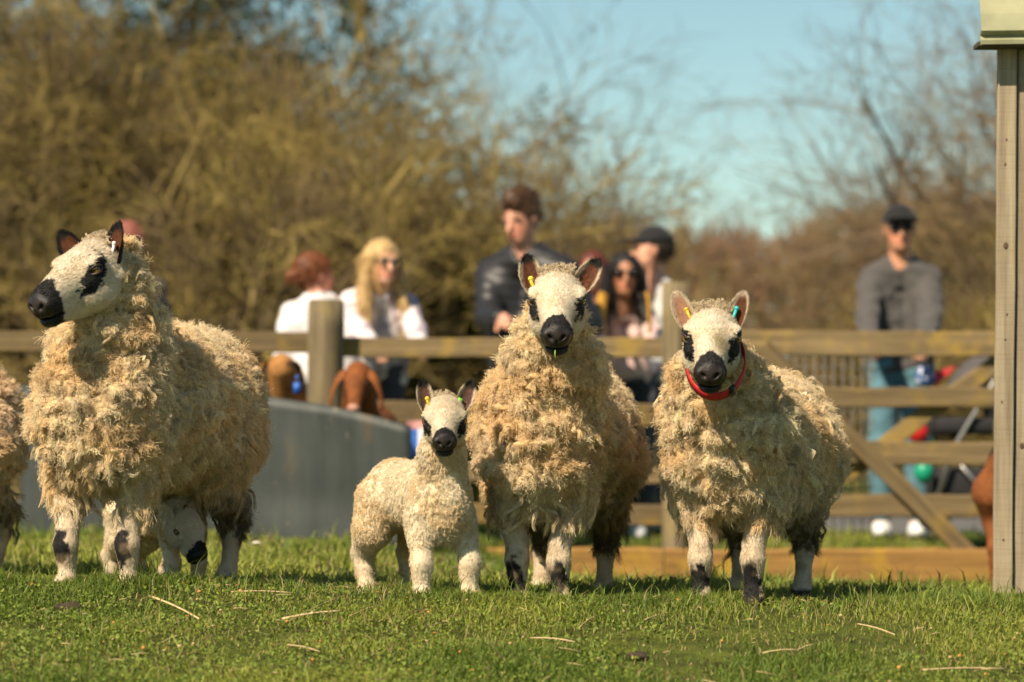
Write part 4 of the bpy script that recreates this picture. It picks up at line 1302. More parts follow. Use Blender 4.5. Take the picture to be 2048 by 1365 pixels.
def build_shed():
    d = 10.9
    corner = P(1984, 1195, d); corner.z = GZ(corner.x, corner.y) - 0.03
    r = empty("timber_shed", corner, math.radians(0))
    tag(r, "timber shed corner at the right edge with a pale green metal roof", "shed")
    top = P(1990, 92, d).z - corner.z
    # front planks: x offset from corner, width
    w = d / FPX
    x = 0.0
    rng = np.random.default_rng(5)
    widths = [38 * w] + [0.145] * 9
    for i, wd in enumerate(widths):
        gap = 0.005
        t = 0.030 if i == 0 else 0.022
        y = -0.012 if i == 0 else 0.0
        o = plank("board", corner + Vector((x + wd / 2 + 0.012 * 0, y, 0)), corner + Vector((x + wd / 2 + 0.016, y, top)), wd, t, M_SHED, r, up=(-1, 0, 0), n=14, wob=0.0015, seed=400 + i, ch=0.003)
        x += wd + gap
    # dark inner lining behind the gaps and the return wall that runs back out of sight
    ang = math.radians(20)
    for i in range(10):
        a = corner + Vector((0.045 + math.sin(ang) * (0.15 * i + 0.08), 0.03 + math.cos(ang) * (0.15 * i + 0.08), 0))
        plank("board", a, a + Vector((0.016, 0, top)), 0.145, 0.022, M_SHED, r, up=(math.sin(ang), math.cos(ang), 0), n=6, wob=0.0015, seed=430 + i, ch=0.003)
    nail = plain_mat("nail_head", (0.10, 0.08, 0.07), 0.5, metal=0.6)
    knot = plain_mat("knot_wood", (0.085, 0.050, 0.025), 0.8, noise=0.4, scale=160)
    for zz in (0.22, 0.86, 1.50):
        for xx in (0.021 + 0.010 * math.sin(zz * 9), 0.105 + 0.01 * math.sin(zz * 5)):
            n_ = MB(); n_.tube([(xx + zz * 0.009, -0.0285 if xx < 0.06 else -0.013, zz), (xx + zz * 0.009, -0.020, zz)], 0.0032, 8); n_.build("nail", nail, r)
    for (xx, zz, a_, b_) in ((0.030, 1.16, 0.0085, 0.012), (0.036, 0.94, 0.0035, 0.005), (0.022, 0.66, 0.0030, 0.006), (0.026, 1.42, 0.004, 0.006), (0.09, 0.52, 0.008, 0.011)):
        n_ = MB(); n_.ell((xx + zz * 0.009, -0.0265 if xx < 0.06 else -0.0105, zz), (a_, 0.0022, b_), 12, 6); n_.build("knot", knot, r)
    m = MB(); m.box((0.05, 0.034, 0.0), (1.45, 0.05, top - 0.01))
    m.build("lining", plain_mat("dark_lining", (0.03, 0.025, 0.02), 0.9), r)
    # roof: box-profile sheet falling towards the camera with a folded front edge
    prof = []   # across (x) profile heights
    xs = []; hs = []
    x = -0.050
    while x < 1.55:
        for dx, h in ((0, 0.0), (0.075, 0.0), (0.095, 0.028), (0.125, 0.028), (0.145, 0.0)):
            xs.append(x + dx); hs.append(h)
        x += 0.2
    ridge = 0.62; rise = 0.42
    v = []; f = []
    ys = [-0.115, 0.1, 0.6, 1.6]
    for k, y in enumerate(ys):
        for X_, H_ in zip(xs, hs):
            v.append((X_ + 0.38 * (y + 0.115), y, top + 0.035 + (y + 0.115) * 0.30 + H_ * 0.6))
    n = len(xs)
    for k in range(len(ys) - 1):
        for i in range(n - 1):
            f.append((k*n + i, k*n + i + 1, (k+1)*n + i + 1, (k+1)*n + i))
    m = MB(); m.add(v, f)
    ro = m.build("roof", plain_mat("roof_paint", (0.33, 0.32, 0.19), 0.45, noise=0.12, scale=6), r, smooth=False)
    so = ro.modifiers.new("thickness", 'SOLIDIFY'); so.thickness = 0.004
    # barge flashing: faceted strip that covers the gable edge and wraps the front
    m = MB()
    zf = top - 0.010
    seq = [(-0.125, 0.0), (-0.128, 0.012), (-0.112, 0.028), (-0.140, 0.042), (-0.125, 0.095), (-0.095, 0.150), (-0.085, 0.26)]
    vv = []; ff = []
    for X_ in (-0.054, -0.044, 0.3, 0.8, 1.55):
        for (y, z) in seq: vv.append((X_, y, zf + z + 0.012 * (X_ + 0.07)))
    k = len(seq)
    for i in range(4):
        for j in range(k - 1):
            ff.append((i*k + j, (i+1)*k + j, (i+1)*k + j + 1, i*k + j + 1))
    m.add(vv, ff)
    fo = m.build("flashing", plain_mat("flashing_paint", (0.33, 0.32, 0.19), 0.4, noise=0.15, scale=9), ro, smooth=False)
    so = fo.modifiers.new("thickness", 'SOLIDIFY'); so.thickness = 0.003; so.offset = 1
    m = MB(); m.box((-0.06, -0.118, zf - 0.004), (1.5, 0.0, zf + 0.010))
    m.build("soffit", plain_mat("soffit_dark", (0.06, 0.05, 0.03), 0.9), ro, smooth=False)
build_shed()
# ------------------------------------------------------------------ visitors behind the fence
M_SKIN = attr_mat("skin", rough=0.5, spec=0.35, noise=0.06, scale=40)
M_CLOTH = attr_mat("cloth", rough=0.85, spec=0.15, noise=0.10, scale=35, bump=0.3, bump_scale=60, sheen=0.15)
M_SHELL = attr_mat("shell_fabric", rough=0.45, spec=0.4, noise=0.10, scale=35)
M_HAIRP = attr_mat("head_hair", rough=0.45, spec=0.4, noise=0.35, scale=90, bump=0.4, bump_scale=140)
M_LENS = plain_mat("dark_lens", (0.008, 0.008, 0.010), 0.1, spec=0.6)

def person(px, d, H, yaw, label, head_at=None, lean=0.0, hands=(None, None), skin=(0.52, 0.29, 0.19), top=(0.5, 0.5, 0.5), topkind='jacket', under=None,
           legs=(0.05, 0.07, 0.12), shoes=(0.6, 0.6, 0.6), hair=(0.05, 0.03, 0.02), hairkind='short', cap=None, glasses=False,
           head_yaw=0.0, head_pitch=0.0, seed=0, quilt=False, sleeve=1.0, girth=1.0, pattern=None):
    hw = P(*head_at)
    gz0 = GZ(hw.x, hw.y) + (0.02 if hw.y > 8.6 else 0)
    k = (hw.z - gz0) / (0.93 + 0.695 * math.cos(lean) - 0.015 * math.sin(lean))
    fwd = (0.695 * math.sin(lean) + 0.015 * math.cos(lean)) * k
    x = hw.x + math.sin(yaw) * fwd; y = hw.y + math.cos(yaw) * fwd
    z0 = gz0
    root = empty("person", (x, y, z0), -yaw)
    tag(root, label, "person", "visitors behind the fence")
    ca, sa = math.cos(yaw), math.sin(yaw)
    def loc(w):
        a, b, c = (np.array(w) - np.array((x, y, z0)))
        return np.array((a * ca - b * sa, a * sa + b * ca, c))
    cl, sl = math.cos(lean), math.sin(lean)
    hip = np.array((0, 0, 0.93 * k))
    def up(px_, py_, pz_):      # upper-body point, leaning forward (towards -y)
        q = np.array((px_, py_, pz_)) * k - hip
        return hip + np.array((q[0], q[1] * cl - q[2] * sl, q[1] * sl + q[2] * cl))
    sh = [up(s * 0.168 * girth, 0.01, 1.36) for s in (-1, 1)]
    wst = [up(s * 0.085 * girth, 0, 1.08) for s in (-1, 1)]
    hp = [np.array((s * 0.085 * k * girth, 0, 0.93 * k)) for s in (-1, 1)]
    neck = up(0, 0.01, 1.47); hd = up(0, -0.015, 1.625)
    hf = HeadFrame(hd, head_yaw, head_pitch, 0, max(k, 0.96))
    el = []; wr = []
    for i, s in enumerate((-1, 1)):
        if hands[i] is None:
            wr.append(up(s * 0.235 * girth, -0.02, 0.90)); el.append(up(s * 0.235 * girth, 0.03, 1.14)); continue
        w = loc(P(*hands[i])); a = sh[i]; L1, L2 = 0.285 * k, 0.255 * k
        v = w - a; D = np.linalg.norm(v)
        if D > (L1 + L2) * 0.985: w = a + v / D * (L1 + L2) * 0.985; v = w - a; D = np.linalg.norm(v)
        c = (L1 * L1 - L2 * L2 + D * D) / (2 * D); h = math.sqrt(max(L1 * L1 - c * c, 1e-6))
        pole = np.array((s * 0.45, 0.30, -0.9)); u = v / D
        pole = pole - u * pole.dot(u); pole /= np.linalg.norm(pole)
        el.append(a + u * c + pole * h); wr.append(w)
    ank = [np.array((s * 0.095 * k, 0.02 * k, 0.085 * k)) for s in (-1, 1)]
    kne = [np.array((s * 0.095 * k, -0.015 * k, 0.49 * k)) for s in (-1, 1)]
    def torso(p, e=0.0):
        f = None
        for i in (0, 1):
            inn = sh[i] * 0.72 + (sh[0] + sh[1]) / 2 * 0.28 + (up(0, 0, 1.33) - up(0, 0, 1.415))
            g = chain(p, [hp[i], wst[i], inn], [0.105 * k * girth + e, 0.092 * k * girth + e, 0.098 * k * girth + e], 0.04)
            g = smin(g, sd_cone(p, neck + (sh[i] - neck) * 0.25 - np.array((0, 0, .02)), sh[i], 0.058 * k + e, 0.050 * k + e), 0.05)
            f = g if f is None else smin(f, g, 0.06)
        return f
    def arms(p, e=0.0, upto=1.0):
        f = None
        for i in (0, 1):
            w = el[i] + (wr[i] - el[i]) * max(0.0, (upto - 0.5) * 2)
            if upto > 0.5:
                g = chain(p, [sh[i], el[i], w], [0.056 * k + e, 0.043 * k + e, 0.030 * k + e], 0.03)
            else:
                g = sd_cone(p, sh[i], sh[i] + (el[i] - sh[i]) * upto * 2, 0.058 * k + e, 0.050 * k + e)
            f = g if f is None else np.minimum(f, g)
        return f
    def legsf(p, e=0.0):
        f = None
        for i in (0, 1):
            g = chain(p, [hp[i] + np.array((0, 0, -0.02)), kne[i], ank[i]], [0.092 * k * girth + e, 0.060 * k + e, 0.044 * k + e], 0.03)
            f = g if f is None else smin(f, g, 0.012)
        return f
    def feet(p, e=0.0):
        f = None
        for i in (0, 1):
            a = ank[i]; c = a + np.array((0, -0.06 * k, -0.042 * k))
            g = smin(sd_ell(p, c, (0.045 * k + e, 0.125 * k + e, 0.036 * k + e)), sd_cone(p, a, a + np.array((0, -0.02, -0.04)) * k, 0.042 * k + e, 0.045 * k + e), 0.03)
            g = smax(g, -(p[:, 2] - 0.004), 0.004)
            f = g if f is None else np.minimum(f, g)
        return f
    hand_bones = []
    for i, s in enumerate((-1, 1)):
        u = unit(wr[i] - el[i]); ref = np.array((0, -1.0, 0.2)); sd = np.cross(u, ref); sd = sd / (np.linalg.norm(sd) + 1e-6); nn = np.cross(sd, u)
        pm = wr[i] + u * 0.05 * k
        b = []
        for j, (o, ln) in enumerate(((-0.030, 0.066), (-0.010, 0.078), (0.010, 0.074), (0.029, 0.060))):
            r0 = wr[i] + u * 0.085 * k + sd * o * k
            r1 = r0 + (u * 0.75 - nn * 0.5) * ln * 0.5 * k; r2 = r1 + (u * 0.35 - nn * 0.9) * ln * 0.5 * k
            b.append((r0, r1, r2))
        r0 = wr[i] + u * 0.03 * k - sd * 0.03 * k * s; r1 = r0 + (u * 0.6 - sd * 0.7 * s) * 0.04 * k; r2 = r1 + (u * 0.9 - nn * .2) * 0.03 * k
        b.append((r0, r1, r2)); hand_bones.append((pm, u, sd, nn, b))
    def handsf(p):
        f = None
        for i, (pm, u, sd, nn, b) in enumerate(hand_bones):
            q = np.stack([(p - pm) @ u, (p - pm) @ sd, (p - pm) @ nn], 1).astype(np.float32)
            g = sd_ell(q, (0, 0, 0), (0.055 * k, 0.043 * k, 0.018 * k))
            for (r0, r1, r2) in b:
                g = smin(g, chain(p, [r0, r1, r2], [0.0105 * k, 0.0095 * k, 0.008 * k], 0.004), 0.006)
            f = g if f is None else np.minimum(f, g)
        return f
    def headf(p):
        q = hf.loc(p); m = q.copy(); m[:, 0] = np.abs(q[:, 0])
        f = sd_ell(q, (0, -0.012, 0.028), (0.074, 0.094, 0.088))
        f = smin(f, sd_ell(q, (0, 0.022, -0.035), (0.060, 0.066, 0.078)), 0.03)
        f = smin(f, sd_ell(q, (0, 0.055, -0.088), (0.030, 0.030, 0.024)), 0.03)
        f = smin(f, sd_cone(q, (0, 0.088, 0.012), (0, 0.112, -0.030), 0.009, 0.014), 0.012)
        f = smin(f, sd_ell(m, (0.030, 0.080, 0.026), (0.026, 0.014, 0.009)), 0.010)
        f = smin(f, sd_ell(q, (0, 0.082, -0.060), (0.026, 0.014, 0.011)), 0.008)
        f = smax(f, -sd_ell(q, (0, 0.100, -0.060), (0.024, 0.012, 0.0025)), 0.004)
        f = smax(f, -sd_ell(m, (0.032, 0.096, 0.008), (0.017, 0.014, 0.010)), 0.008)
        f = smin(f, sd_ell(m, (0.077, -0.010, 0.000), (0.010, 0.022, 0.033)), 0.006)
        return f * k
    def bodyf(p):
        f = smin(torso(p), arms(p), 0.02)
        f = smin(f, legsf(p), 0.03)
        f = smin(f, feet(p, -0.006), 0.02)
        f = smin(f, sd_cone(p, neck + np.array((0, 0.01, -0.05)), hd + np.array((0, 0.01, -0.06)), 0.060 * k, 0.056 * k), 0.03)
        f = smin(f, headf(p), 0.02)
        return smin(f, handsf(p), 0.012)
    sk = np.array(skin) * 1.12
    def bodycol(v):
        q = hf.loc(v)
        c = np.tile(sk, (len(v), 1)) * (0.92 + 0.16 * fbm(v, 25, seed, 2)[:, None])
        ck = np.exp(-(((np.abs(q[:, 0]) - 0.045) / 0.025) ** 2 + ((q[:, 2] + 0.03) / 0.03) ** 2)) * (q[:, 1] > 0.03)
        c = mixc(c, sk * np.array((1.15, 0.78, 0.72)), 0.6 * ck)
        lip = np.exp(-((q[:, 0] / 0.026) ** 2 + ((q[:, 2] + 0.060) / 0.012) ** 2)) * (q[:, 1] > 0.06)
        c = mixc(c, sk * np.array((0.9, 0.45, 0.45)), np.clip(lip, 0, 0.8))
        br = np.exp(-(((np.abs(q[:, 0]) - 0.034) / 0.022) ** 2 + ((q[:, 2] - 0.036) / 0.006) ** 2)) * (q[:, 1] > 0.05)
        c = mixc(c, np.array(hair) * 0.7, np.clip(br, 0, 0.9))
        ey = np.exp(-(((np.abs(q[:, 0]) - 0.032) / 0.012) ** 2 + ((q[:, 2] - 0.012) / 0.006) ** 2)) * (q[:, 1] > 0.05)
        c = mixc(c, np.array((0.02, 0.015, 0.012)), np.clip(ey, 0, 0.9))
        return c
    pts = np.array([*sh, *hp, *el, *wr, *ank, hd, *[b[2] for hb in hand_bones for b in hb[4]]])
    lo = np.minimum(pts.min(0) - 0.14, (-0.28 * k, -0.26 * k, -0.01)); hi = np.maximum(pts.max(0) + 0.14, (0.28 * k, 0.2 * k, 0)); hi[2] = max(hi[2], hd[2] + 0.15)
    lo[2] = -0.01
    fine = (hd - 0.13, hd + 0.14)
    o_body = sdf_obj("body", bodyf, lo, hi, 0.017, M_SKIN, root, bodycol, fine=fine, hf=0.009)
    # ---- clothing
    tc = np.array(top)
    zhem = 0.86 * k
    def topf(p):
        e = 0.020 if topkind != 'shirt' else 0.010
        f = smin(torso(p, e), arms(p, e, sleeve), 0.008)
        f = smax(f, zhem - p[:, 2], 0.015)
        if topkind in ('hoodie', 'jacket'):
            f = smin(f, sd_cone(p, neck + np.array((-0.05, 0.015, -0.03)) , neck + np.array((0.05, 0.015, -0.03)), 0.055 * k, 0.055 * k), 0.03)
        if topkind == 'hoodie':
            f = smin(f, sd_ell(p, neck + np.array((0, 0.085, -0.03)), (0.12 * k, 0.06 * k, 0.085 * k)), 0.03)
        if topkind == 'shirt':
            f = smax(f, -sd_ell(p, neck + np.array((0, -0.06, 0.0)), (0.085, 0.09, 0.085)), 0.01)
        else:
            f = smax(f, -sd_ell(p, neck + np.array((0, -0.075, 0.02)), (0.035, 0.07, 0.075)), 0.01)
            f = smax(f, -sd_ell(p, neck + np.array((0, 0.0, 0.06)), (0.066, 0.066, 0.075)), 0.008)
        if quilt:
            f = f - 0.008 * np.abs(np.sin(p[:, 2] / 0.055 * 3.1416 + 0.6 * np.sin(p[:, 0] * 5)))
        else:
            f = f - 0.034 * (np.abs(2 * fbm(p, (7, 7, 11), seed + 3, 2) - 1) - 0.25)
        return f
    def topcol(v):
        c = np.tile(tc, (len(v), 1)) * (0.9 + 0.2 * fbm(v, 14, seed + 5, 2)[:, None])
        zip_ = (np.abs(v[:, 0]) < 0.012) * (v[:, 1] < 0)
        if topkind in ('jacket', 'hoodie'): c = mixc(c, tc * 0.45, 0.8 * zip_)
        if pattern is not None:
            pc, fr = pattern
            c = mixc(c, np.array(pc), sstep(0.52, 0.60, fbm(v, fr, seed + 8, 2)))
        return c
    lo2 = lo.copy(); lo2[2] = zhem - 0.05; hi2 = hi.copy(); hi2[2] = neck[2] + 0.13
    sdf_obj("top" if topkind == 'shirt' else topkind, topf, lo2, hi2, 0.017, M_SHELL if quilt else M_CLOTH, root, topcol)
    if under is not None:
        uc = np.array(under)
        def underf(p):
            f = smax(torso(p, 0.008), (zhem + 0.1) - p[:, 2], 0.01)
            return smax(f, -sd_ell(p, neck + np.array((0, -0.04, 0.05)), (0.06, 0.08, 0.09)), 0.01)
        sdf_obj("shirt", underf, lo2, hi2, 0.019, M_CLOTH, root, lambda v: np.tile(uc, (len(v), 1)))
    lc = np.array(legs)
    def trf(p):
        f = smin(legsf(p, 0.014), smax(torso(p, 0.012), p[:, 2] - 1.0 * k, 0.01), 0.03)
        f = smax(f, 0.10 * k - p[:, 2], 0.01)
        return f - 0.022 * (np.abs(2 * fbm(p, (9, 9, 16), seed + 11, 2) - 1) - 0.25)
    lo3 = np.array((-0.26 * k, -0.2 * k, 0.05)); hi3 = np.array((0.26 * k, 0.2 * k, 1.04 * k))
    sdf_obj("trousers", trf, lo3, hi3, 0.019, M_CLOTH, root, lambda v: np.tile(lc, (len(v), 1)) * (0.75 + 0.5 * fbm(v, 8, seed + 13, 3)[:, None]))
    sc = np.array(shoes)
    def shoecol(v): return np.where((v[:, 2] < 0.025)[:, None], np.array((0.55, 0.53, 0.5))[None], sc[None])
    so = sdf_obj("shoes", lambda p: feet(p, 0.004), np.array((-0.2, -0.26, -0.01)), np.array((0.2, 0.16, 0.17)), 0.013, M_CLOTH, root, shoecol)
    # ---- hair and headgear
    hc = np.array(hair)
    def hairf(p):
        q = hf.loc(p); m = q.copy(); m[:, 0] = np.abs(q[:, 0])
        f = sd_ell(q, (0, -0.022, 0.036), (0.086, 0.102, 0.096))
        if hairkind == 'quiff':
            f = smin(f, sd_cone(q, (0, -0.04, 0.085), (0.008, 0.045, 0.108), 0.066, 0.052), 0.03)
            cut = sd_ell(q, (0, 0.085, -0.045), (0.10, 0.085, 0.105))
        elif hairkind == 'short':
            cut = sd_ell(q, (0, 0.075, -0.050), (0.10, 0.088, 0.105))
        else:
            cut = sd_ell(q, (0, 0.110, -0.020), (0.062, 0.075, 0.100))
        if hairkind == 'long':
            for s in (-1, 1):
                f = smin(f, chain(q, [(s * 0.062, -0.02, 0.03), (s * 0.088, -0.01, -0.10), (s * 0.115, 0.035, -0.23), (s * 0.112, 0.07, -0.36)], [0.045, 0.035, 0.026, 0.015], 0.02), 0.03)
            f = smin(f, sd_cone(q, (0, -0.06, 0), (0, -0.17, -0.25), 0.072, 0.055), 0.03)
        if hairkind == 'bun':
            f = smin(f, sd_ell(q, (0, -0.135, 0.000), (0.036, 0.038, 0.034)), 0.015)
            cut = sd_ell(q, (0, 0.085, -0.040), (0.10, 0.085, 0.105))
        f = f - 0.022 * (fbm(q, (55, 26, 26), seed + 21, 2) - 0.5)
        return smax(f, -cut, 0.012) * k
    hl = hd - 0.22; hl[2] = hd[2] - (0.46 if hairkind == 'long' else 0.20); hh = hd + 0.22; hh[2] = hd[2] + 0.2
    if not (cap and hairkind == 'none'):
        def haircol(v):
            q = hf.loc(v)
            return np.tile(hc, (len(v), 1)) * (0.6 + 0.8 * fbm(q, (70, 18, 18), seed + 23, 2)[:, None])
        ho = sdf_obj("hair", hairf, hl, hh, 0.0115, M_HAIRP, root, haircol)
        me_ = ho.data; nv_ = len(me_.vertices)
        vv = np.empty(nv_ * 3, np.float32); me_.vertices.foreach_get("co", vv); vv = vv.reshape(-1, 3)
        nn = np.empty(nv_ * 3, np.float32); me_.vertices.foreach_get("normal", nn); nn = nn.reshape(-1, 3)
        rg = np.random.default_rng(seed + 50); ns = 1000 if hairkind == 'long' else 700
        ii = rg.integers(0, nv_, ns); pp = vv[ii]; n_ = nn[ii]
        if hairkind == 'long': fl_ = np.tile(np.array((0, 0, -1.0)), (ns, 1)); ln = 0.09
        elif hairkind == 'quiff': fl_ = np.tile(np.array((0, 0.35, 0.5)), (ns, 1)); ln = 0.035
        else: fl_ = np.tile(np.array((0, 0.7, -0.4)), (ns, 1)); ln = 0.022
        dd = unit(n_ * (0.18 if hairkind == 'long' else 0.45) + fl_ + rg.normal(0, 0.25, (ns, 3))); s_ = np.linspace(0, 1, 4)[None, :, None]
        LL_ = (ln * rg.uniform(0.5, 1.2, ns))[:, None, None]
        pts_ = pp[:, None] + dd[:, None] * s_ * LL_ + np.array((0, 0, -0.012))[None, None] * s_ ** 2
        make_strands("hair_strands", pts_, haircol(pp) * rg.uniform(0.8, 1.5, (ns, 1)), 0.0022, 0.0008, ho, M_FACEHAIR)
    if cap is not None:
        cc = np.array(cap)
        def capf(p):
            q = hf.loc(p)
            f = sd_ell(q, (0, -0.018, 0.045), (0.094, 0.112, 0.100))
            f = smax(f, 0.042 - q[:, 2] - 0.15 * q[:, 1], 0.006)
            br = sd_ell(q, (0, 0.105, 0.058), (0.078, 0.085, 0.010))
            return smin(f, br, 0.012) * k
        sdf_obj("cap", capf, hd - 0.23, hd + 0.23, 0.010, M_CLOTH, root, lambda v: np.tile(cc, (len(v), 1)))
    if glasses:
        m = MB()
        for s in (-1, 1):
            ring = []
            c = hf.w(s * 0.034, 0.103, 0.012)
            R, F, U = hf.A
            front = []; backv = []
            for i in range(14):
                a = 2 * math.pi * i / 14
                e = 0.027 * math.copysign(abs(math.cos(a)) ** 0.7, math.cos(a)); g = 0.020 * math.copysign(abs(math.sin(a)) ** 0.7, math.sin(a))
                front.append(c + (R * e + U * g - F * abs(e + s * 0.0) * 0.15) * k); backv.append(front[-1] - F * 0.004)
            m.add(front + backv, [tuple(range(14)), tuple(reversed(range(14, 28)))] + [(i, (i + 1) % 14, 14 + (i + 1) % 14, 14 + i) for i in range(14)])
            m.tube([hf.w(s * 0.060, 0.098, 0.018), hf.w(s * 0.078, 0.05, 0.016), hf.w(s * 0.082, -0.02, 0.012)], 0.0035, 6)
        m.tube([hf.w(-0.010, 0.107, 0.016), hf.w(0.010, 0.107, 0.016)], 0.003, 6)
        m.build("sunglasses", M_LENS, root)
    return root, hf

D2R = math.radians
person(1796, 18.2, 1.77, D2R(6), "man in grey hoodie, black cap and sunglasses leaning on the gate", head_at=(1800, 462, 18.05), lean=0.10, hands=((1742, 690, 17.65), (1846, 706, 17.62)),
       skin=(0.50, 0.24, 0.14), top=(0.085, 0.078, 0.074), topkind='hoodie', legs=(0.10, 0.21, 0.26), shoes=(0.78, 0.76, 0.74), hair=(0.03, 0.02, 0.015), cap=(0.018, 0.017, 0.017), hairkind='none', glasses=True, head_yaw=D2R(-4), seed=1, girth=0.88)
person(1052, 17.6, 1.80, D2R(24), "tall brown-haired man in black quilted jacket looking down at the animals", head_at=(1042, 440, 17.38), lean=0.22, hands=((998, 640, 17.1), (1120, 660, 17.15)),
       skin=(0.58, 0.28, 0.19), top=(0.022, 0.021, 0.023), topkind='jacket', under=(0.5, 0.46, 0.42), quilt=True, legs=(0.05, 0.05, 0.06), shoes=(0.1, 0.1, 0.1), hair=(0.085, 0.042, 0.020), hairkind='quiff', head_yaw=D2R(14), head_pitch=D2R(16), seed=2, girth=1.16)
person(770, 17.1, 1.60, D2R(-14), "blond woman in white patterned jacket and sunglasses stroking a goat", head_at=(766, 527, 16.95), lean=0.38, hands=((792, 772, 16.35), (864, 760, 16.4)),
       skin=(0.60, 0.32, 0.21), top=(0.74, 0.66, 0.66), topkind='jacket', legs=(0.06, 0.06, 0.08), hair=(0.50, 0.33, 0.14), hairkind='long', glasses=True, head_yaw=D2R(-10), head_pitch=D2R(4), seed=3, pattern=((0.42, 0.34, 0.40), 11))
person(622, 17.0, 1.50, D2R(160), "auburn-haired woman with a bun in white hoodie, turned away from the camera", head_at=(630, 553, 17.0), lean=0.30,
       skin=(0.56, 0.27, 0.19), top=(0.70, 0.66, 0.66), topkind='hoodie', legs=(0.06, 0.06, 0.08), hair=(0.17, 0.055, 0.02), hairkind='bun', head_yaw=D2R(75), seed=4, girth=1.08)
person(1250, 17.9, 1.54, D2R(-2), "woman with long black hair, sunglasses and pale pink top", head_at=(1249, 552, 17.8), lean=0.30, hands=((1205, 690, 17.4), (1300, 690, 17.4)),
       skin=(0.40, 0.185, 0.10), top=(0.72, 0.50, 0.46), topkind='shirt', sleeve=0.95, legs=(0.03, 0.03, 0.035), hair=(0.014, 0.011, 0.010), hairkind='long', glasses=True, seed=5, girth=0.85)
person(1312, 18.5, 1.66, D2R(50), "man in black cap and pale grey shirt shading his face with his hand", head_at=(1303, 502, 18.45), hands=((1284, 535, 18.30), None),
       skin=(0.56, 0.28, 0.18), top=(0.52, 0.52, 0.50), topkind='shirt', sleeve=0.35, legs=(0.08, 0.08, 0.10), hair=(0.03, 0.02, 0.015), cap=(0.020, 0.019, 0.021), hairkind='short', head_yaw=D2R(35), seed=6)
person(1182, 19.3, 1.55, D2R(10), "red-haired visitor mostly hidden between the quilted jacket and the black-haired woman", head_at=(1186, 545, 19.2), skin=(0.5, 0.2, 0.14), top=(0.05, 0.04, 0.05), topkind='jacket', hair=(0.12, 0.03, 0.02), hairkind='short', seed=7)
person(252, 18.6, 1.62, D2R(150), "visitor whose reddish bare head just shows behind the left ewe's ear", head_at=(248, 487, 18.6), skin=(0.46, 0.17, 0.12), top=(0.10, 0.08, 0.06), topkind='jacket', hair=(0.32, 0.11, 0.08), hairkind='short', seed=8)

# mustard straps of a rucksack on the black-haired woman
def strap_bag():
    d = 17.62
    m = MB()
    pts = [P(1206, 690, d - .02), P(1203, 650, d - .06), P(1203, 612, d - .03), P(1206, 590, d + 0.06), P(1212, 590, d + 0.24), P(1230, 640, d + 0.42), P(1262, 640, d + 0.42), P(1290, 592, d + 0.24), P(1296, 592, d + 0.06), P(1299, 615, d - .03), P(1300, 655, d - .06), P(1296, 690, d - .02)]
    m.tube(pts, [0.026, 0.030, 0.032, 0.028, 0.026, 0.024, 0.024, 0.022, 0.022, 0.022, 0.022, 0.02], 8, sq=0.35)
    o = m.build("backpack", plain_mat("mustard_canvas", (0.55, 0.28, 0.03), 0.8, noise=0.15))
    tag(o, "mustard yellow bag straps over the black-haired woman's shoulders", "bag")
strap_bag()

def leaflet():
    d = 15.6
    m = MB(); a = P(812, 842, d); b = P(868, 915, d)
    nx = 8; v = []; f = []; c = []
    W_ = b.x - a.x; H_ = a.z - b.z
    for layer in (0, 1):
        for i in range(nx + 1):
            for j in range(7):
                s, t = i / nx, j / 6
                v.append((a.x + W_ * s, a.y + 0.02 * math.sin(s * 5) + 0.0015 * layer, b.z + H_ * t))
    m.add(v, [(l * 63 + i * 7 + j, l * 63 + (i + 1) * 7 + j, l * 63 + (i + 1) * 7 + j + 1, l * 63 + i * 7 + j + 1) for l in (0, 1) for i in range(nx) for j in range(6)])
    mt, nt, bs = new_mat("printed_card")
    tc = nt.nodes.new("ShaderNodeTexCoord"); sx = nt.nodes.new("ShaderNodeSeparateXYZ"); nt.links.new(tc.outputs["Generated"], sx.inputs[0])
    r = nt.nodes.new("ShaderNodeValToRGB"); r.color_ramp.interpolation = 'CONSTANT'
    e = r.color_ramp.elements; e[0].color = (0.75, 0.75, 0.78, 1); e[0].position = 0; e[1].color = (0.05, 0.16, 0.55, 1); e[1].position = 0.15
    e.new(0.42).color = (0.75, 0.75, 0.78, 1)
    nt.links.new(sx.outputs[0], r.inputs[0])
    r2 = nt.nodes.new("ShaderNodeValToRGB"); r2.color_ramp.interpolation = 'CONSTANT'
    e = r2.color_ramp.elements; e[0].color = (0, 0, 0, 1); e[1].color = (1, 1, 1, 1); e[1].position = 0.78
    nt.links.new(sx.outputs[2], r2.inputs[0])
    mx = nt.nodes.new("ShaderNodeMix"); mx.data_type = 'RGBA'; mx.inputs[7].default_value = (0.62, 0.30, 0.28, 1)
    nt.links.new(r2.outputs[0], mx.inputs[0]); nt.links.new(r.outputs[0], mx.inputs[6]); nt.links.new(mx.outputs[2], bs.inputs["Base Color"])
    o = m.build("notice", mt, None, smooth=True)
    tag(o, "red, white and blue printed notice on the fence beside the lamb's ear", "notice")
leaflet()
# ------------------------------------------------------------------ goats
M_GOAT = attr_mat("goat_coat", rough=0.8, spec=0.25, noise=0.35, scale=45, bump=0.2, bump_scale=200)

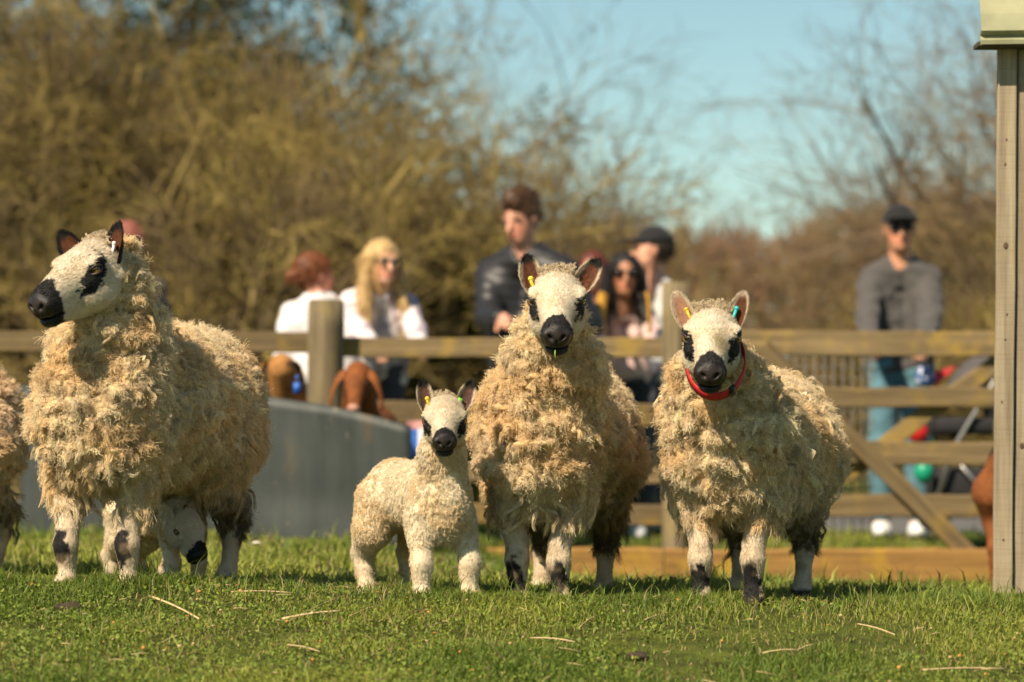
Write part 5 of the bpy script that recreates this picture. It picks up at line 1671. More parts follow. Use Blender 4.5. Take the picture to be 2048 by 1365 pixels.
def goat(px, d, yaw, head_at, hyaw, hpitch, label, colfn, seed, k=1.0, ear_drop=1.0):
    x = (px - 1024.0) * d / FPX; y = CAMY + d; z0 = GZ(x, y) - 0.005
    root = empty("goat", (x, y, z0), -yaw); tag(root, label, "goat")
    ca, sa = math.cos(yaw), math.sin(yaw)
    a, b, c = (np.array(P(*head_at)) - np.array((x, y, z0)))
    hc = np.array((a * ca - b * sa, a * sa + b * ca, c))
    hf = HeadFrame(hc, hyaw - yaw, hpitch, 0, k)
    lg = []
    for sx in (-1, 1):
        lg.append(([(sx * 0.09, 0.02, 0.42), (sx * 0.085, 0.0, 0.28), (sx * 0.085, 0.01, 0.16), (sx * 0.085, 0.0, 0.05), (sx * 0.085, -0.015, 0.016)], [0.06, 0.030, 0.024, 0.020, 0.026]))
        lg.append(([(sx * 0.09, 0.60, 0.46), (sx * 0.095, 0.56, 0.36), (sx * 0.09, 0.68, 0.25), (sx * 0.09, 0.65, 0.06), (sx * 0.09, 0.63, 0.016)], [0.11, 0.07, 0.028, 0.022, 0.027]))
    nh = hf.w(0, -0.04, -0.02)
    def f(p):
        p = p / k
        g = sd_ell(p, (0, 0.32, 0.53), (0.155, 0.40, 0.17))
        g = smin(g, sd_ell(p, (0, 0.02, 0.52), (0.13, 0.15, 0.17)), 0.06)
        g = smin(g, sd_ell(p, (0, 0.58, 0.55), (0.14, 0.16, 0.16)), 0.06)
        g = smin(g, sd_cone(p, (0, -0.02, 0.58), nh / k, 0.11, 0.07), 0.06)
        g = smin(g, sd_cone(p, (0, 0.72, 0.62), (0, 0.80, 0.55), 0.02, 0.012), 0.02)
        l = None
        for pts, rad in lg:
            e = chain(p, pts, rad, 0.02); l = e if l is None else np.minimum(l, e)
        g = smin(g, l, 0.03)
        q = hf.loc(p * k)
        h = sd_ell(q, (0, 0, 0), (0.062, 0.085, 0.068))
        h = smin(h, sd_cone(q, (0, 0.04, 0.005), (0, 0.175, -0.010), 0.056, 0.034), 0.03)
        h = smin(h, sd_ell(q, (0, 0.18, -0.012), (0.034, 0.036, 0.034)), 0.015)
        h = smin(h, sd_cone(q, (0, 0.02, -0.045), (0, 0.165, -0.035), 0.038, 0.022), 0.02)
        m = q.copy(); m[:, 0] = np.abs(q[:, 0])
        h = smax(h, -sd_ell(m, (0.016, 0.214, -0.002), (0.007, 0.012, 0.005)), 0.004)
        h = smax(h, -sd_ell(q, (0, 0.20, -0.034), (0.05, 0.04, 0.003)), 0.004)
        return smin(g, h, 0.02) * k
    hp = np.array([hf.w(r_, f_, u_) for r_ in (-0.1, 0.1) for f_ in (-0.1, 0.24) for u_ in (-0.1, 0.1)])
    lo = np.minimum(np.array((-0.2, -0.2, -0.01)) * k, hp.min(0)); hi = np.maximum(np.array((0.2, 0.84, 0.76)) * k, hp.max(0))
    sdf_obj("body", f, lo, hi, 0.016 * k, M_GOAT, root, lambda v: colfn(v, hf.loc(v)), fine=(hp.min(0), hp.max(0)), hf=0.008)
    for sx in (-1, 1):          # long hanging ears
        v = []; q = []; nu, nv = 14, 7
        for layer in (0, 1):
            for i in range(nu):
                u = i / (nu - 1); w = 0.036 * math.sin(math.pi * (0.12 + 0.86 * u)) ** 0.7 + 0.002
                base = hf.w(sx * (0.052 + 0.075 * math.sin(u * 1.5)), -0.01 + 0.02 * u, 0.030)
                drop = np.array((0, 0, -1.0)) * (0.17 * u * u * ear_drop) * k
                for j in range(nv):
                    t = -1 + 2 * j / (nv - 1)
                    v.append(base + drop + hf.wd(0, 1, 0) * t * w * k + hf.wd(sx, 0, 0) * ((0.010 * (1 - t * t)) * k + (0.004 if layer else 0)))
        for layer in (0, 1):
            b = layer * nu * nv
            for i in range(nu - 1):
                for j in range(nv - 1):
                    e = b + i * nv + j; q.append((e, e + 1, e + nv + 1, e + nv))
        o_ = nu * nv
        for i in range(nu - 1):
            for j in (0, nv - 1):
                e = i * nv + j; q.append((e, e + nv, e + nv + o_, e + o_))
        for j in range(nv - 1):
            e = (nu - 1) * nv + j; q.append((e, e + 1, e + 1 + o_, e + o_))
        v = np.array(v)
        me = np_mesh("ear", v, quads=np.array(q), col=colfn(v, hf.loc(v)) * 1.1); recalc(me)
        link("ear", me, root, M_GOAT)
        m = MB(); m.ell(hf.w(sx * 0.056, 0.045, 0.022), (0.011 * k,) * 3, 10, 8, (0.03, 0.015, 0.008)); m.build("eye", M_EYE, root)
    return root, hf

def brown(v, q):
    n = fbm(v, 12, 3, 3)
    c = np.tile(np.array((0.19, 0.060, 0.016)), (len(v), 1)) * (0.7 + 0.6 * n[:, None])
    return mixc(c, np.array((0.55, 0.30, 0.22)), (q[:, 1] > 0.185) * 0.8)
def tan(v, q):
    n = fbm(v, 7, 9, 3)
    c = np.tile(np.array((0.36, 0.165, 0.05)), (len(v), 1)) * (0.8 + 0.4 * n[:, None])
    return mixc(c, np.array((0.06, 0.03, 0.015)), sstep(0.5, 0.62, fbm(v, 9, 15, 2)))
def chestnut(v, q):
    c = brown(v, q)
    return mixc(c, np.array((0.02, 0.013, 0.01)), sstep(0.60, 0.66, v[:, 2] + 0.06 * (fbm(v, 14, 4, 2) - .5)) * sstep(0.72, 0.66, v[:, 2]))

goat(722, 15.05, math.radians(4), (714, 758, 14.80), math.radians(6), math.radians(52), "chestnut goat with drooping ears looking over the metal sheet", brown, 1, k=0.86)
r_, hf_ = goat(575, 15.3, math.radians(-55), (560, 738, 15.1), math.radians(160), math.radians(25), "tan and dark brown goat beside the fence post, partly behind the left ewe", tan, 2, k=0.9)
m = MB(); M_ = Matrix.Identity(4); m.box((-0.015, -0.004, -0.024), (0.015, 0.004, 0.024)); m.tube([(0, 0, 0.03), (0, 0, 0.055)], 0.006, 6)
o = m.build("ear_tag", plain_mat("blue_tag", (0.02, 0.13, 0.50), 0.4)); o.parent = r_
o.matrix_basis = r_.matrix_basis.inverted() @ Matrix.Translation(P(594, 776, 14.9))
goat(2100, 14.4, math.radians(200), (2110, 700, 15.1), math.radians(190), math.radians(30), "chestnut goat mostly hidden behind the shed corner, only a hind leg showing", chestnut, 3, k=1.02)

# ------------------------------------------------------------------ pushchair behind the gate
def pushchair():
    d = 17.6
    base = P(1930, 1060, d); base.z = GZ(base.x, base.y)
    r = empty("pushchair", base)
    tag(r, "black pushchair with grey hood parked behind the gate at right", "pushchair")
    B = base
    def L(px, py, dd=0.0): return P(px, py, d + dd) - B
    blk = plain_mat("black_fabric", (0.014, 0.013, 0.015), 0.8); gry = plain_mat("hood_fabric", (0.085, 0.075, 0.075), 0.85, noise=0.2); fr = plain_mat("frame_alloy", (0.35, 0.34, 0.33), 0.35, metal=0.8)
    # hood: quarter shell
    m = MB(); v = []; f = []; nu, nv = 12, 10
    c = L(1990, 815)
    for layer, rr in ((0, 0.29), (1, 0.28)):
        for i in range(nu + 1):
            a = math.pi * (0.02 + 0.62 * i / nu)
            for j in range(nv + 1):
                t = -1 + 2 * j / nv
                v.append(c + Vector((-rr * math.cos(a) * 0.9, t * 0.22, rr * math.sin(a) * math.sqrt(max(0.15, 1 - 0.45 * t * t)))))
    o_ = (nu + 1) * (nv + 1)
    for l in (0, 1):
        for i in range(nu):
            for j in range(nv):
                e = l * o_ + i * (nv + 1) + j; f.append((e, e + 1, e + nv + 2, e + nv + 1))
    m.add(v, f); m.build("hood", gry, r)
    m = MB()
    for y0, rr in ((L(1880, 835), 0.0),):
        m.box(L(1862, 870) + Vector((0, -0.2, 0)), L(2010, 835) + Vector((0, 0.2, 0)))
        m.box(L(1975, 870) + Vector((0, -0.2, 0)), L(2015, 740) + Vector((0, 0.2, 0)))
    o = m.build("seat", blk, r); bv = o.modifiers.new("round", 'BEVEL'); bv.width = 0.03; bv.segments = 3
    m = MB(); m.box(L(1858, 1000) + Vector((0, -0.18, 0)), L(2000, 935) + Vector((0, 0.18, 0)))
    o = m.build("basket", blk, r); bv = o.modifiers.new("round", 'BEVEL'); bv.width = 0.03; bv.segments = 3
    for s in (-1, 1):
        m = MB()
        m.tube([L(1862, 1035, s * 0.22), L(1905, 900, s * 0.22), L(1990, 760, s * 0.22), L(2060, 690, s * 0.22)], 0.012, 8)
        m.tube([L(1900, 905, s * 0.22), L(2010, 1035, s * 0.22)], 0.012, 8)
        m.build("frame", fr, r)
        for px in (1868, 2005):
            w = MB(); pts = [L(px, 1028, s * 0.24) + Vector((0.075 * math.cos(a), 0, 0.075 * math.sin(a))) for a in np.linspace(0, 2 * math.pi, 21)]
            w.tube(pts, 0.018, 8, cap=False); wo = w.build("wheel", blk, r)
            h = MB(); h.tube([L(px, 1028, s * 0.24 - 0.012), L(px, 1028, s * 0.24 + 0.012)], 0.030, 12)
            for a in np.linspace(0, 2 * math.pi, 6)[:-1]:
                h.tube([L(px, 1028, s * 0.24), L(px, 1028, s * 0.24) + Vector((0.07 * math.cos(a), 0, 0.07 * math.sin(a)))], 0.008, 6)
            h.build("hub", fr, wo)
    m = MB(); m.tube([L(2060, 690, -0.22), L(2060, 690, 0.22)], 0.016, 8); m.build("handle", blk, r)
    # things hung on and lying in it
    m = MB(); m.ell(P(1836, 864, d - 0.25), (0.055, 0.05, 0.06)); m.tube([P(1840, 846, d - .25), P(1872, 800, d - .1)], 0.004, 6)
    tag(m.build("toy_ball", plain_mat("red_plastic", (0.60, 0.02, 0.02), 0.4)), "round red toy hanging from the pushchair behind the gate brace", "toy")
    m = MB(); m.ell(P(1848, 944, d - 0.25), (0.050, 0.045, 0.060)); m.tube([P(1850, 925, d - .25), P(1866, 880, d - .15)], 0.004, 6)
    tag(m.build("water_bottle", plain_mat("green_plastic", (0.01, 0.30, 0.17), 0.4)), "rounded green bottle hanging low on the pushchair", "bottle")
    # carrier bag in the man's hand, with a red pennant beside it
    m = MB(); M = Matrix.Translation(P(1850, 752, 17.7))
    v = []; 
    for z, w, t in ((-0.050, 0.042, 0.022), (-0.02, 0.052, 0.026), (0.02, 0.046, 0.018), (0.05, 0.030, 0.010)):
        v += [(-w, -t, z), (w, -t, z), (w, t, z), (-w, t, z)]
    f = [(3, 2, 1, 0), (12, 13, 14, 15)] + [(i*4 + k, i*4 + (k+1) % 4, (i+1)*4 + (k+1) % 4, (i+1)*4 + k) for i in range(3) for k in range(4)]
    m.add([M @ Vector(q) for q in v], f)
    mt = plain_mat("bag_print", (0.10, 0.20, 0.50), 0.4)
    nt = mt.node_tree; b = nt.nodes["Principled BSDF"]
    tc = nt.nodes.new("ShaderNodeTexCoord"); vo = nt.nodes.new("ShaderNodeTexVoronoi"); vo.inputs["Scale"].default_value = 4.0
    nt.links.new(tc.outputs["Generated"], vo.inputs["Vector"])
    rp = nt.nodes.new("ShaderNodeValToRGB"); rp.color_ramp.interpolation = 'CONSTANT'
    rp.color_ramp.elements[0].color = (0.6, 0.64, 0.7, 1); rp.color_ramp.elements[1].color = (0.04, 0.09, 0.26, 1); rp.color_ramp.elements[1].position = 0.36
    nt.links.new(vo.outputs["Distance"], rp.inputs[0]); nt.links.new(rp.outputs[0], b.inputs["Base Color"])
    tag(m.build("carrier_bag", mt), "small blue and white bag held by the man in the grey hoodie", "bag")
    m = MB(); a, b_, c_ = P(1868, 745, 17.75), P(1912, 732, 17.75), P(1872, 775, 17.75)
    dy = Vector((0, 0.012, 0)); m.add([a, b_, c_, a + dy, b_ + dy, c_ + dy], [(0, 1, 2), (5, 4, 3), (0, 3, 4, 1), (1, 4, 5, 2), (2, 5, 3, 0)])
    tag(m.build("pennant", plain_mat("red_cloth", (0.62, 0.03, 0.04), 0.7), None, smooth=False), "small red cloth pennant next to the blue and white bag", "pennant")
pushchair()
# ------------------------------------------------------------------ bare and lichened trees, hedgerow
M_BARK = attr_mat("bark", rough=0.9, spec=0.15, noise=0.35, scale=14, bump=0.4, bump_scale=30)
M_TWIG = attr_mat("twig_lichen", rough=0.9, spec=0.1, noise=0.25, scale=6, trans=0.15)

def tubes(P_, R_, n=3):
    """P_ (m,k,3), R_ (m,k) -> verts, quads"""
    m, k = P_.shape[:2]
    ax = unit(P_[:, -1] - P_[:, 0])
    ref = np.where(np.abs(ax[:, 2:3]) > 0.8, np.array((1.0, 0, 0))[None], np.array((0, 0, 1.0))[None])
    e1 = unit(np.cross(ax, ref)); e2 = np.cross(ax, e1)
    an = np.arange(n) * 2 * math.pi / n
    ring = e1[:, None] * np.cos(an)[None, :, None] + e2[:, None] * np.sin(an)[None, :, None]     # m,n,3
    v = P_[:, :, None, :] + ring[:, None] * R_[:, :, None, None]
    b = (np.arange(m) * k * n)[:, None, None]
    i = np.arange(k - 1)[None, :, None]; j = np.arange(n)[None, None, :]
    a = b + i * n + j; c = b + i * n + (j + 1) % n
    q = np.stack([a, c, c + n, a + n], -1).reshape(-1, 4)
    return v.reshape(-1, 3), q

def grow(base, seed, height, levels, lean=(0, 0), rmin=0.0035, thin=0.55, up=0.35, droop=0.0, spread=0.9, wander=0.18, r0=0.10):
    """levels: list of (children per parent, length) after the trunk"""
    rng = np.random.default_rng(seed)
    K = 6
    out = []
    def lines(p, d, L, r, k, wand, upb):
        m = len(p); pts = np.empty((m, k, 3)); pts[:, 0] = p; dd = d.copy()
        for i in range(1, k):
            dd = unit(dd + rng.normal(0, wand, (m, 3)) + np.array((0, 0, upb))[None])
            pts[:, i] = pts[:, i - 1] + dd * (L / (k - 1))[:, None]
        rr = r[:, None] * np.linspace(1, 0.45, k)[None]
        return pts, rr
    nst = levels[0][0]
    d = unit(np.stack([rng.normal(lean[0], 0.28, nst), rng.normal(lean[1], 0.28, nst), np.full(nst, 1.0)], 1))
    p = np.array(base)[None] + rng.normal(0, 0.12, (nst, 3)) * np.array((1, 1, 0))
    pts, rr = lines(p, d, np.full(nst, levels[0][1]) * rng.uniform(0.8, 1.2, nst), np.full(nst, r0), K, 0.10, 0.05)
    out.append((pts, rr))
    for li, (nc, L) in enumerate(levels[1:]):
        m = len(pts); k = pts.shape[1]
        s = rng.uniform(0.25 if li else 0.30, 1.0, (m, nc)); idx = np.repeat(np.arange(m), nc)
        t = s.ravel() * (k - 1); i0 = np.minimum(t.astype(int), k - 2); fr = (t - i0)[:, None]
        p = pts[idx, i0] * (1 - fr) + pts[idx, i0 + 1] * fr
        pd = unit(pts[idx, i0 + 1] - pts[idx, i0])
        r = (rr[idx, i0] * (1 - fr[:, 0]) + rr[idx, i0 + 1] * fr[:, 0]) * thin
        rd = rng.normal(0, 1, (len(p), 3)); rd = unit(rd - pd * (rd * pd).sum(1)[:, None])
        d = unit(pd * 0.75 + rd * spread + np.array((lean[0] * 0.3, lean[1] * 0.3, 0))[None])
        kk = (6, 5, 4, 3)[min(li, 3)]
        pts, rr = lines(p, d, L * rng.uniform(0.5, 1.25, len(p)), np.maximum(r, rmin), kk, wander, up * (0.25 if li < 2 else 0.12) - droop * li * 0.05)
        out.append((pts, rr))
    return out

def make_tree(name, base, seed, levels, label, cols, leaf=0, leafcol=(0.16, 0.15, 0.04), leaf_size=0.03, group=None, cat="tree", **kw):
    base = Vector(base); base.z = GZ(base.x, base.y) - 0.05
    root = empty(name, base); tag(root, label, cat, group)
    lv = grow((0, 0, 0), seed, 0, levels, **kw)
    rng = np.random.default_rng(seed + 1)
    c0, c1 = np.array(cols[0]), np.array(cols[1])
    def build(sel, nm, mat, n):
        vs = []; qs = []; cs = []; b = 0
        for pts, rr in sel:
            v, q = tubes(pts, rr, n); vs.append(v); qs.append(q + b); b += len(v)
            t = fbm(v, 2.2, seed + 3, 3)
            lic = sstep(0.45, 0.62, t)
            per = np.repeat(rng.uniform(0.7, 1.25, len(pts)), pts.shape[1] * n)
            cs.append(mixc(np.tile(c0, (len(v), 1)), c1, lic) * per[:, None])
        v = np.concatenate(vs); q = np.concatenate(qs); c = np.concatenate(cs); tris = None
        if nm == "crown" and leaf:
            pts = sel[-1][0]; m = len(pts)
            idx = np.repeat(np.arange(m), leaf); t = rng.random(len(idx)) * (pts.shape[1] - 1.001); i0 = t.astype(int); fr = (t - i0)[:, None]
            p = pts[idx, i0] * (1 - fr) + pts[idx, i0 + 1] * fr
            d = unit(rng.normal(0, 1, p.shape) + np.array((0, 0, 0.4))); e = unit(np.cross(d, rng.normal(0, 1, p.shape)))
            sz = leaf_size * rng.uniform(0.5, 1.3, len(p))[:, None]
            lv_ = np.stack([p, p + d * sz * 0.5 + e * sz * 0.3, p + d * sz, p + d * sz * 0.5 - e * sz * 0.3], 1).reshape(-1, 3)
            lq = (np.arange(len(p)) * 4)[:, None] + np.arange(4)[None] + len(v)
            lc = np.repeat(np.array(leafcol)[None] * rng.uniform(0.5, 1.5, (len(p), 1)) * np.array([1, 1, 1])[None] + rng.normal(0, 0.01, (len(p), 3)), 4, axis=0)
            v = np.concatenate([v, lv_]); q = np.concatenate([q, lq]); c = np.concatenate([c, np.clip(lc, 0.005, 1)])
        link(nm, np_mesh(nm, v, quads=q, col=c), root, mat)
    build(lv[:2], "trunk", M_BARK, 6)
    build(lv[2:], "crown", M_TWIG, 3)
    return root

OLIVE = ((0.18, 0.130, 0.070), (0.42, 0.315, 0.105))
BARE = ((0.20, 0.145, 0.10), (0.28, 0.20, 0.10))
DK = ((0.065, 0.048, 0.022), (0.16, 0.12, 0.03))
def B(px, d): return P(px, 1000, d)
G = "lichened thorn trees behind the visitors"
make_tree("thorn_tree", B(60, 24.5), 101, [(5, 2.0), (7, 1.9), (8, 1.0), (7, 0.50), (5, 0.24)], "dense olive thorn tree behind the left ewe's head", OLIVE, leaf=1, leafcol=(0.26, 0.21, 0.05), rmin=0.0040, thin=0.60, group=G, leaf_size=0.03)
make_tree("thorn_tree", B(330, 25.5), 102, [(5, 2.1), (7, 1.9), (8, 1.0), (7, 0.50), (5, 0.24)], "dense olive thorn tree left of the auburn-haired woman", OLIVE, leaf=1, leafcol=(0.25, 0.20, 0.05), rmin=0.0040, thin=0.60, group=G, leaf_size=0.03)
make_tree("thorn_tree", B(600, 24.0), 103, [(4, 1.6), (6, 1.7), (7, 1.0), (6, 0.50), (4, 0.24)], "dense olive thorn tree above the auburn-haired woman", OLIVE, leaf=1, leafcol=(0.26, 0.215, 0.05), rmin=0.0040, thin=0.60, group=G, leaf_size=0.03)
make_tree("thorn_tree", B(900, 25.0), 104, [(3, 1.5), (5, 1.6), (6, 0.95), (5, 0.50), (4, 0.24)], "sparser thorn tree behind the tall man, sky showing through", OLIVE, leaf=1, leafcol=(0.30, 0.22, 0.07), rmin=0.0040, thin=0.60, group=G, lean=(0.12, 0), leaf_size=0.03)
make_tree("thorn_tree", B(1080, 26.0), 105, [(3, 0.9), (4, 1.3), (5, 0.8), (5, 0.45), (3, 0.22)], "low thorn tree at the edge of the thicket with twigs against the sky", OLIVE, leaf=1, leafcol=(0.22, 0.18, 0.06), rmin=0.0040, thin=0.60, group=G, lean=(0.25, 0), leaf_size=0.04)
make_tree("thorn_tree", B(180, 29.5), 106, [(5, 2.6), (7, 2.0), (8, 1.1), (8, 0.6), (5, 0.3)], "tall darker tree at the back of the thicket, far left", DK, leaf=4, leafcol=(0.045, 0.055, 0.014), rmin=0.0040, thin=0.60, group=G, leaf_size=0.06)
make_tree("thorn_tree", B(430, 30.0), 107, [(5, 2.4), (6, 1.9), (7, 1.1), (7, 0.6), (4, 0.3)], "tall darker tree at the back of the thicket, left of the sky gaps", DK, leaf=4, leafcol=(0.045, 0.055, 0.014), rmin=0.0040, thin=0.60, group=G, leaf_size=0.06)
make_tree("thorn_tree", B(790, 27.0), 115, [(4, 2.1), (6, 1.8), (6, 1.0), (5, 0.50), (4, 0.24)], "airy olive thorn tree above the gap between the blond woman and tall man", OLIVE, leaf=1, leafcol=(0.26, 0.20, 0.06), rmin=0.0040, thin=0.60, group=G, lean=(0.15, 0), leaf_size=0.03)
make_tree("ash_tree", B(700, 34.0), 108, [(3, 3.0), (6, 2.5), (5, 1.5), (5, 0.8), (3, 0.4)], "tall bare grey tree reaching right across the top of the sky", BARE, lean=(0.55, 0), up=0.12, r0=0.11, rmin=0.004)
make_tree("ash_tree", B(2250, 27.0), 109, [(3, 2.6), (8, 2.6), (8, 1.4), (6, 0.7), (4, 0.35)], "large bare tree with arching twigs behind the shed", BARE, lean=(-0.55, 0), up=0.15, r0=0.10, rmin=0.0028)
make_tree("ash_tree", B(2120, 31.0), 110, [(3, 1.7), (6, 1.9), (6, 1.1), (5, 0.6), (3, 0.3)], "bare tree with fine upright twigs beyond the man in the grey hoodie", BARE, lean=(-0.30, 0), up=0.3, r0=0.09, rmin=0.0028)
make_tree("thorn_bush", B(1960, 24.5), 111, [(6, 0.9), (7, 0.9), (7, 0.55), (7, 0.32), (5, 0.18)], "olive brown thorn bush right of the man in the grey hoodie", OLIVE, leaf=2, leafcol=(0.17, 0.13, 0.04), cat="bush", leaf_size=0.03)

def hedgerow():
    rng = np.random.default_rng(200)
    n = 26000; d0 = 40.0
    x = rng.uniform(-9.5, 9.5, n); y = CAMY + d0 + rng.uniform(-0.8, 1.6, n)
    px = 1024 + x / d0 * FPX
    topz = 2.3 + 0.9 * fbm(np.stack([x, x * 0, x * 0], 1), 0.9, 5, 3) + 0.5 * sstep(1450, 1700, px)
    z = rng.random(n) ** 0.8 * topz
    p = np.stack([x, y, z + 0.0], 1)
    d = unit(rng.normal(0, 0.5, (n, 3)) + np.array((0, 0, 0.9)))
    L = rng.uniform(0.3, 0.9, n) * (0.5 + 0.5 * (1 - z / topz))
    pts = np.stack([p, p + d * L[:, None] * 0.5 + rng.normal(0, 0.04, (n, 3)), p + d * L[:, None]], 1)
    v, q = tubes(pts, np.tile(np.array((0.018, 0.012, 0.005)), (n, 1)) * rng.uniform(0.7, 1.6, (n, 1)), 3)
    c = np.repeat(np.array((0.32, 0.19, 0.11))[None] * rng.uniform(0.6, 1.35, (n, 1)), 9, axis=0)
    c = mixc(c, np.array((0.20, 0.16, 0.05)), sstep(0.5, 0.62, fbm(v, 0.8, 33, 2)) * 0.8)
    o = link("hedgerow", np_mesh("hedgerow", v, quads=q, col=c), None, M_TWIG)
    tag(o, "distant russet brown hedgerow under the sky", "hedge", kind="stuff")
    # second, lower and nearer undergrowth that closes the thicket's foot
    n = 30000
    x = rng.uniform(-6.5, 1.0, n); y = 15.5 + rng.uniform(-0.8, 2.5, n)
    z = rng.random(n) * (1.75 + 0.6 * fbm(np.stack([x, y, x * 0], 1), 1.2, 8, 2)) * np.where(x > -0.2, sstep(1.2, -0.3, x), 1)
    p = np.stack([x, y, z], 1); d = unit(rng.normal(0, 0.8, (n, 3)) + np.array((0, 0, 0.5))); L = rng.uniform(0.2, 0.5, n)
    pts = np.stack([p, p + d * L[:, None] * 0.5 + rng.normal(0, 0.03, (n, 3)), p + d * L[:, None]], 1)
    v, q = tubes(pts, np.tile(np.array((0.012, 0.009, 0.004)), (n, 1)) * rng.uniform(0.7, 1.6, (n, 1)), 3)
    c = np.repeat(np.array((0.19, 0.135, 0.05))[None] * rng.uniform(0.4, 1.5, (n, 1)), 9, axis=0)
    c = mixc(c, np.array((0.05, 0.062, 0.014)), sstep(0.46, 0.58, fbm(v, 1.1, 35, 2)))
    o = link("undergrowth", np_mesh("undergrowth", v, quads=q, col=c), None, M_TWIG)
    tag(o, "tangled olive bramble undergrowth at the foot of the thorn trees", "undergrowth", kind="stuff")
hedgerow()
# ------------------------------------------------------------------ grass, clover, straw
M_GRASS = attr_mat("grass_blade_mat", rough=0.55, spec=0.35, noise=0.10, scale=30, trans=0.35)

def blades(name, label, region, n, hmin, hmax, wmin, wmax, seed, far=False):
    rng = np.random.default_rng(seed)
    (d0, d1), margin = region
    # uniform over the visible trapezoid
    u = rng.random(n * 2)
    d = np.sqrt(d0 * d0 + u * (d1 * d1 - d0 * d0))
    x = rng.uniform(-1, 1, n * 2) * (1024 + margin) * d / FPX
    y = CAMY + d
    dens = fbm(np.stack([x, y, x * 0], 1), 2.3, seed + 1, 3)
    keep = rng.random(n * 2) < sstep(0.36, 0.55, dens) * 0.93 + 0.07
    x, y, d = x[keep][:n], y[keep][:n], d[keep][:n]; n = len(x)
    z = gz(x, y) - 0.003
    t = fbm(np.stack([x, y, x * 0], 1), 3.7, seed + 2, 3)
    h = rng.uniform(hmin, hmax, n) * (0.55 + 0.9 * t)
    h = h * (1 + 0.75 * np.exp(-((d - 9.78) / 0.30) ** 2) * (0 if far else 1))
    tall = rng.random(n) < 0.025
    h = np.where(tall, h * 2.1, h)
    w = rng.uniform(wmin, wmax, n)
    th = rng.random(n) * 6.283; bd = rng.random(n) * 6.283; bend = rng.uniform(0.2, 1.15, n) * h
    sx, sy = np.cos(th) * w, np.sin(th) * w
    bx, by = np.cos(bd) * bend, np.sin(bd) * bend
    p0 = np.stack([x, y, z], 1); s = np.stack([sx, sy, sx * 0], 1)
    mid = p0 + np.stack([bx * 0.35, by * 0.35, h * 0.62], 1)
    tip = p0 + np.stack([bx, by, h * np.clip(1.05 - 0.35 * bend / h, 0.4, 1)], 1)
    v = np.stack([p0 - s, p0 + s, mid + s * 0.8, mid - s * 0.8, tip], 1).reshape(-1, 3)
    b = (np.arange(n) * 5)[:, None]
    q = b + np.array((0, 1, 2, 3))[None]; tr = b + np.array((3, 2, 4))[None]
    g = fbm(np.stack([x, y, x * 0], 1), 1.6, seed + 3, 3)
    c = mixc(np.tile(np.array((0.150, 0.215, 0.030)), (n, 1)), np.array((0.32, 0.345, 0.060)), sstep(0.35, 0.65, g + rng.normal(0, 0.09, n)))
    dry = rng.random(n) < 0.06 + 0.22 * sstep(0.50, 0.36, dens[keep][:n])
    c = np.where(dry[:, None], np.array((0.36, 0.28, 0.12))[None], c) * rng.uniform(0.7, 1.25, (n, 1))
    c = np.repeat(c, 5, axis=0)
    o = link(name, np_mesh(name, v, quads=q, tris=tr, col=c, smooth=False), None, M_GRASS)
    tag(o, label, "grass", kind="stuff")

blades("grass", "short green grazed turf in the foreground around the feet", ((7.9, 10.9), 120), 200000, 0.011, 0.034, 0.0010, 0.0021, 500)
blades("grass", "blurred green turf between the sheep and the fence", ((10.9, 19.0), 160), 90000, 0.030, 0.065, 0.0025, 0.0045, 510, True)

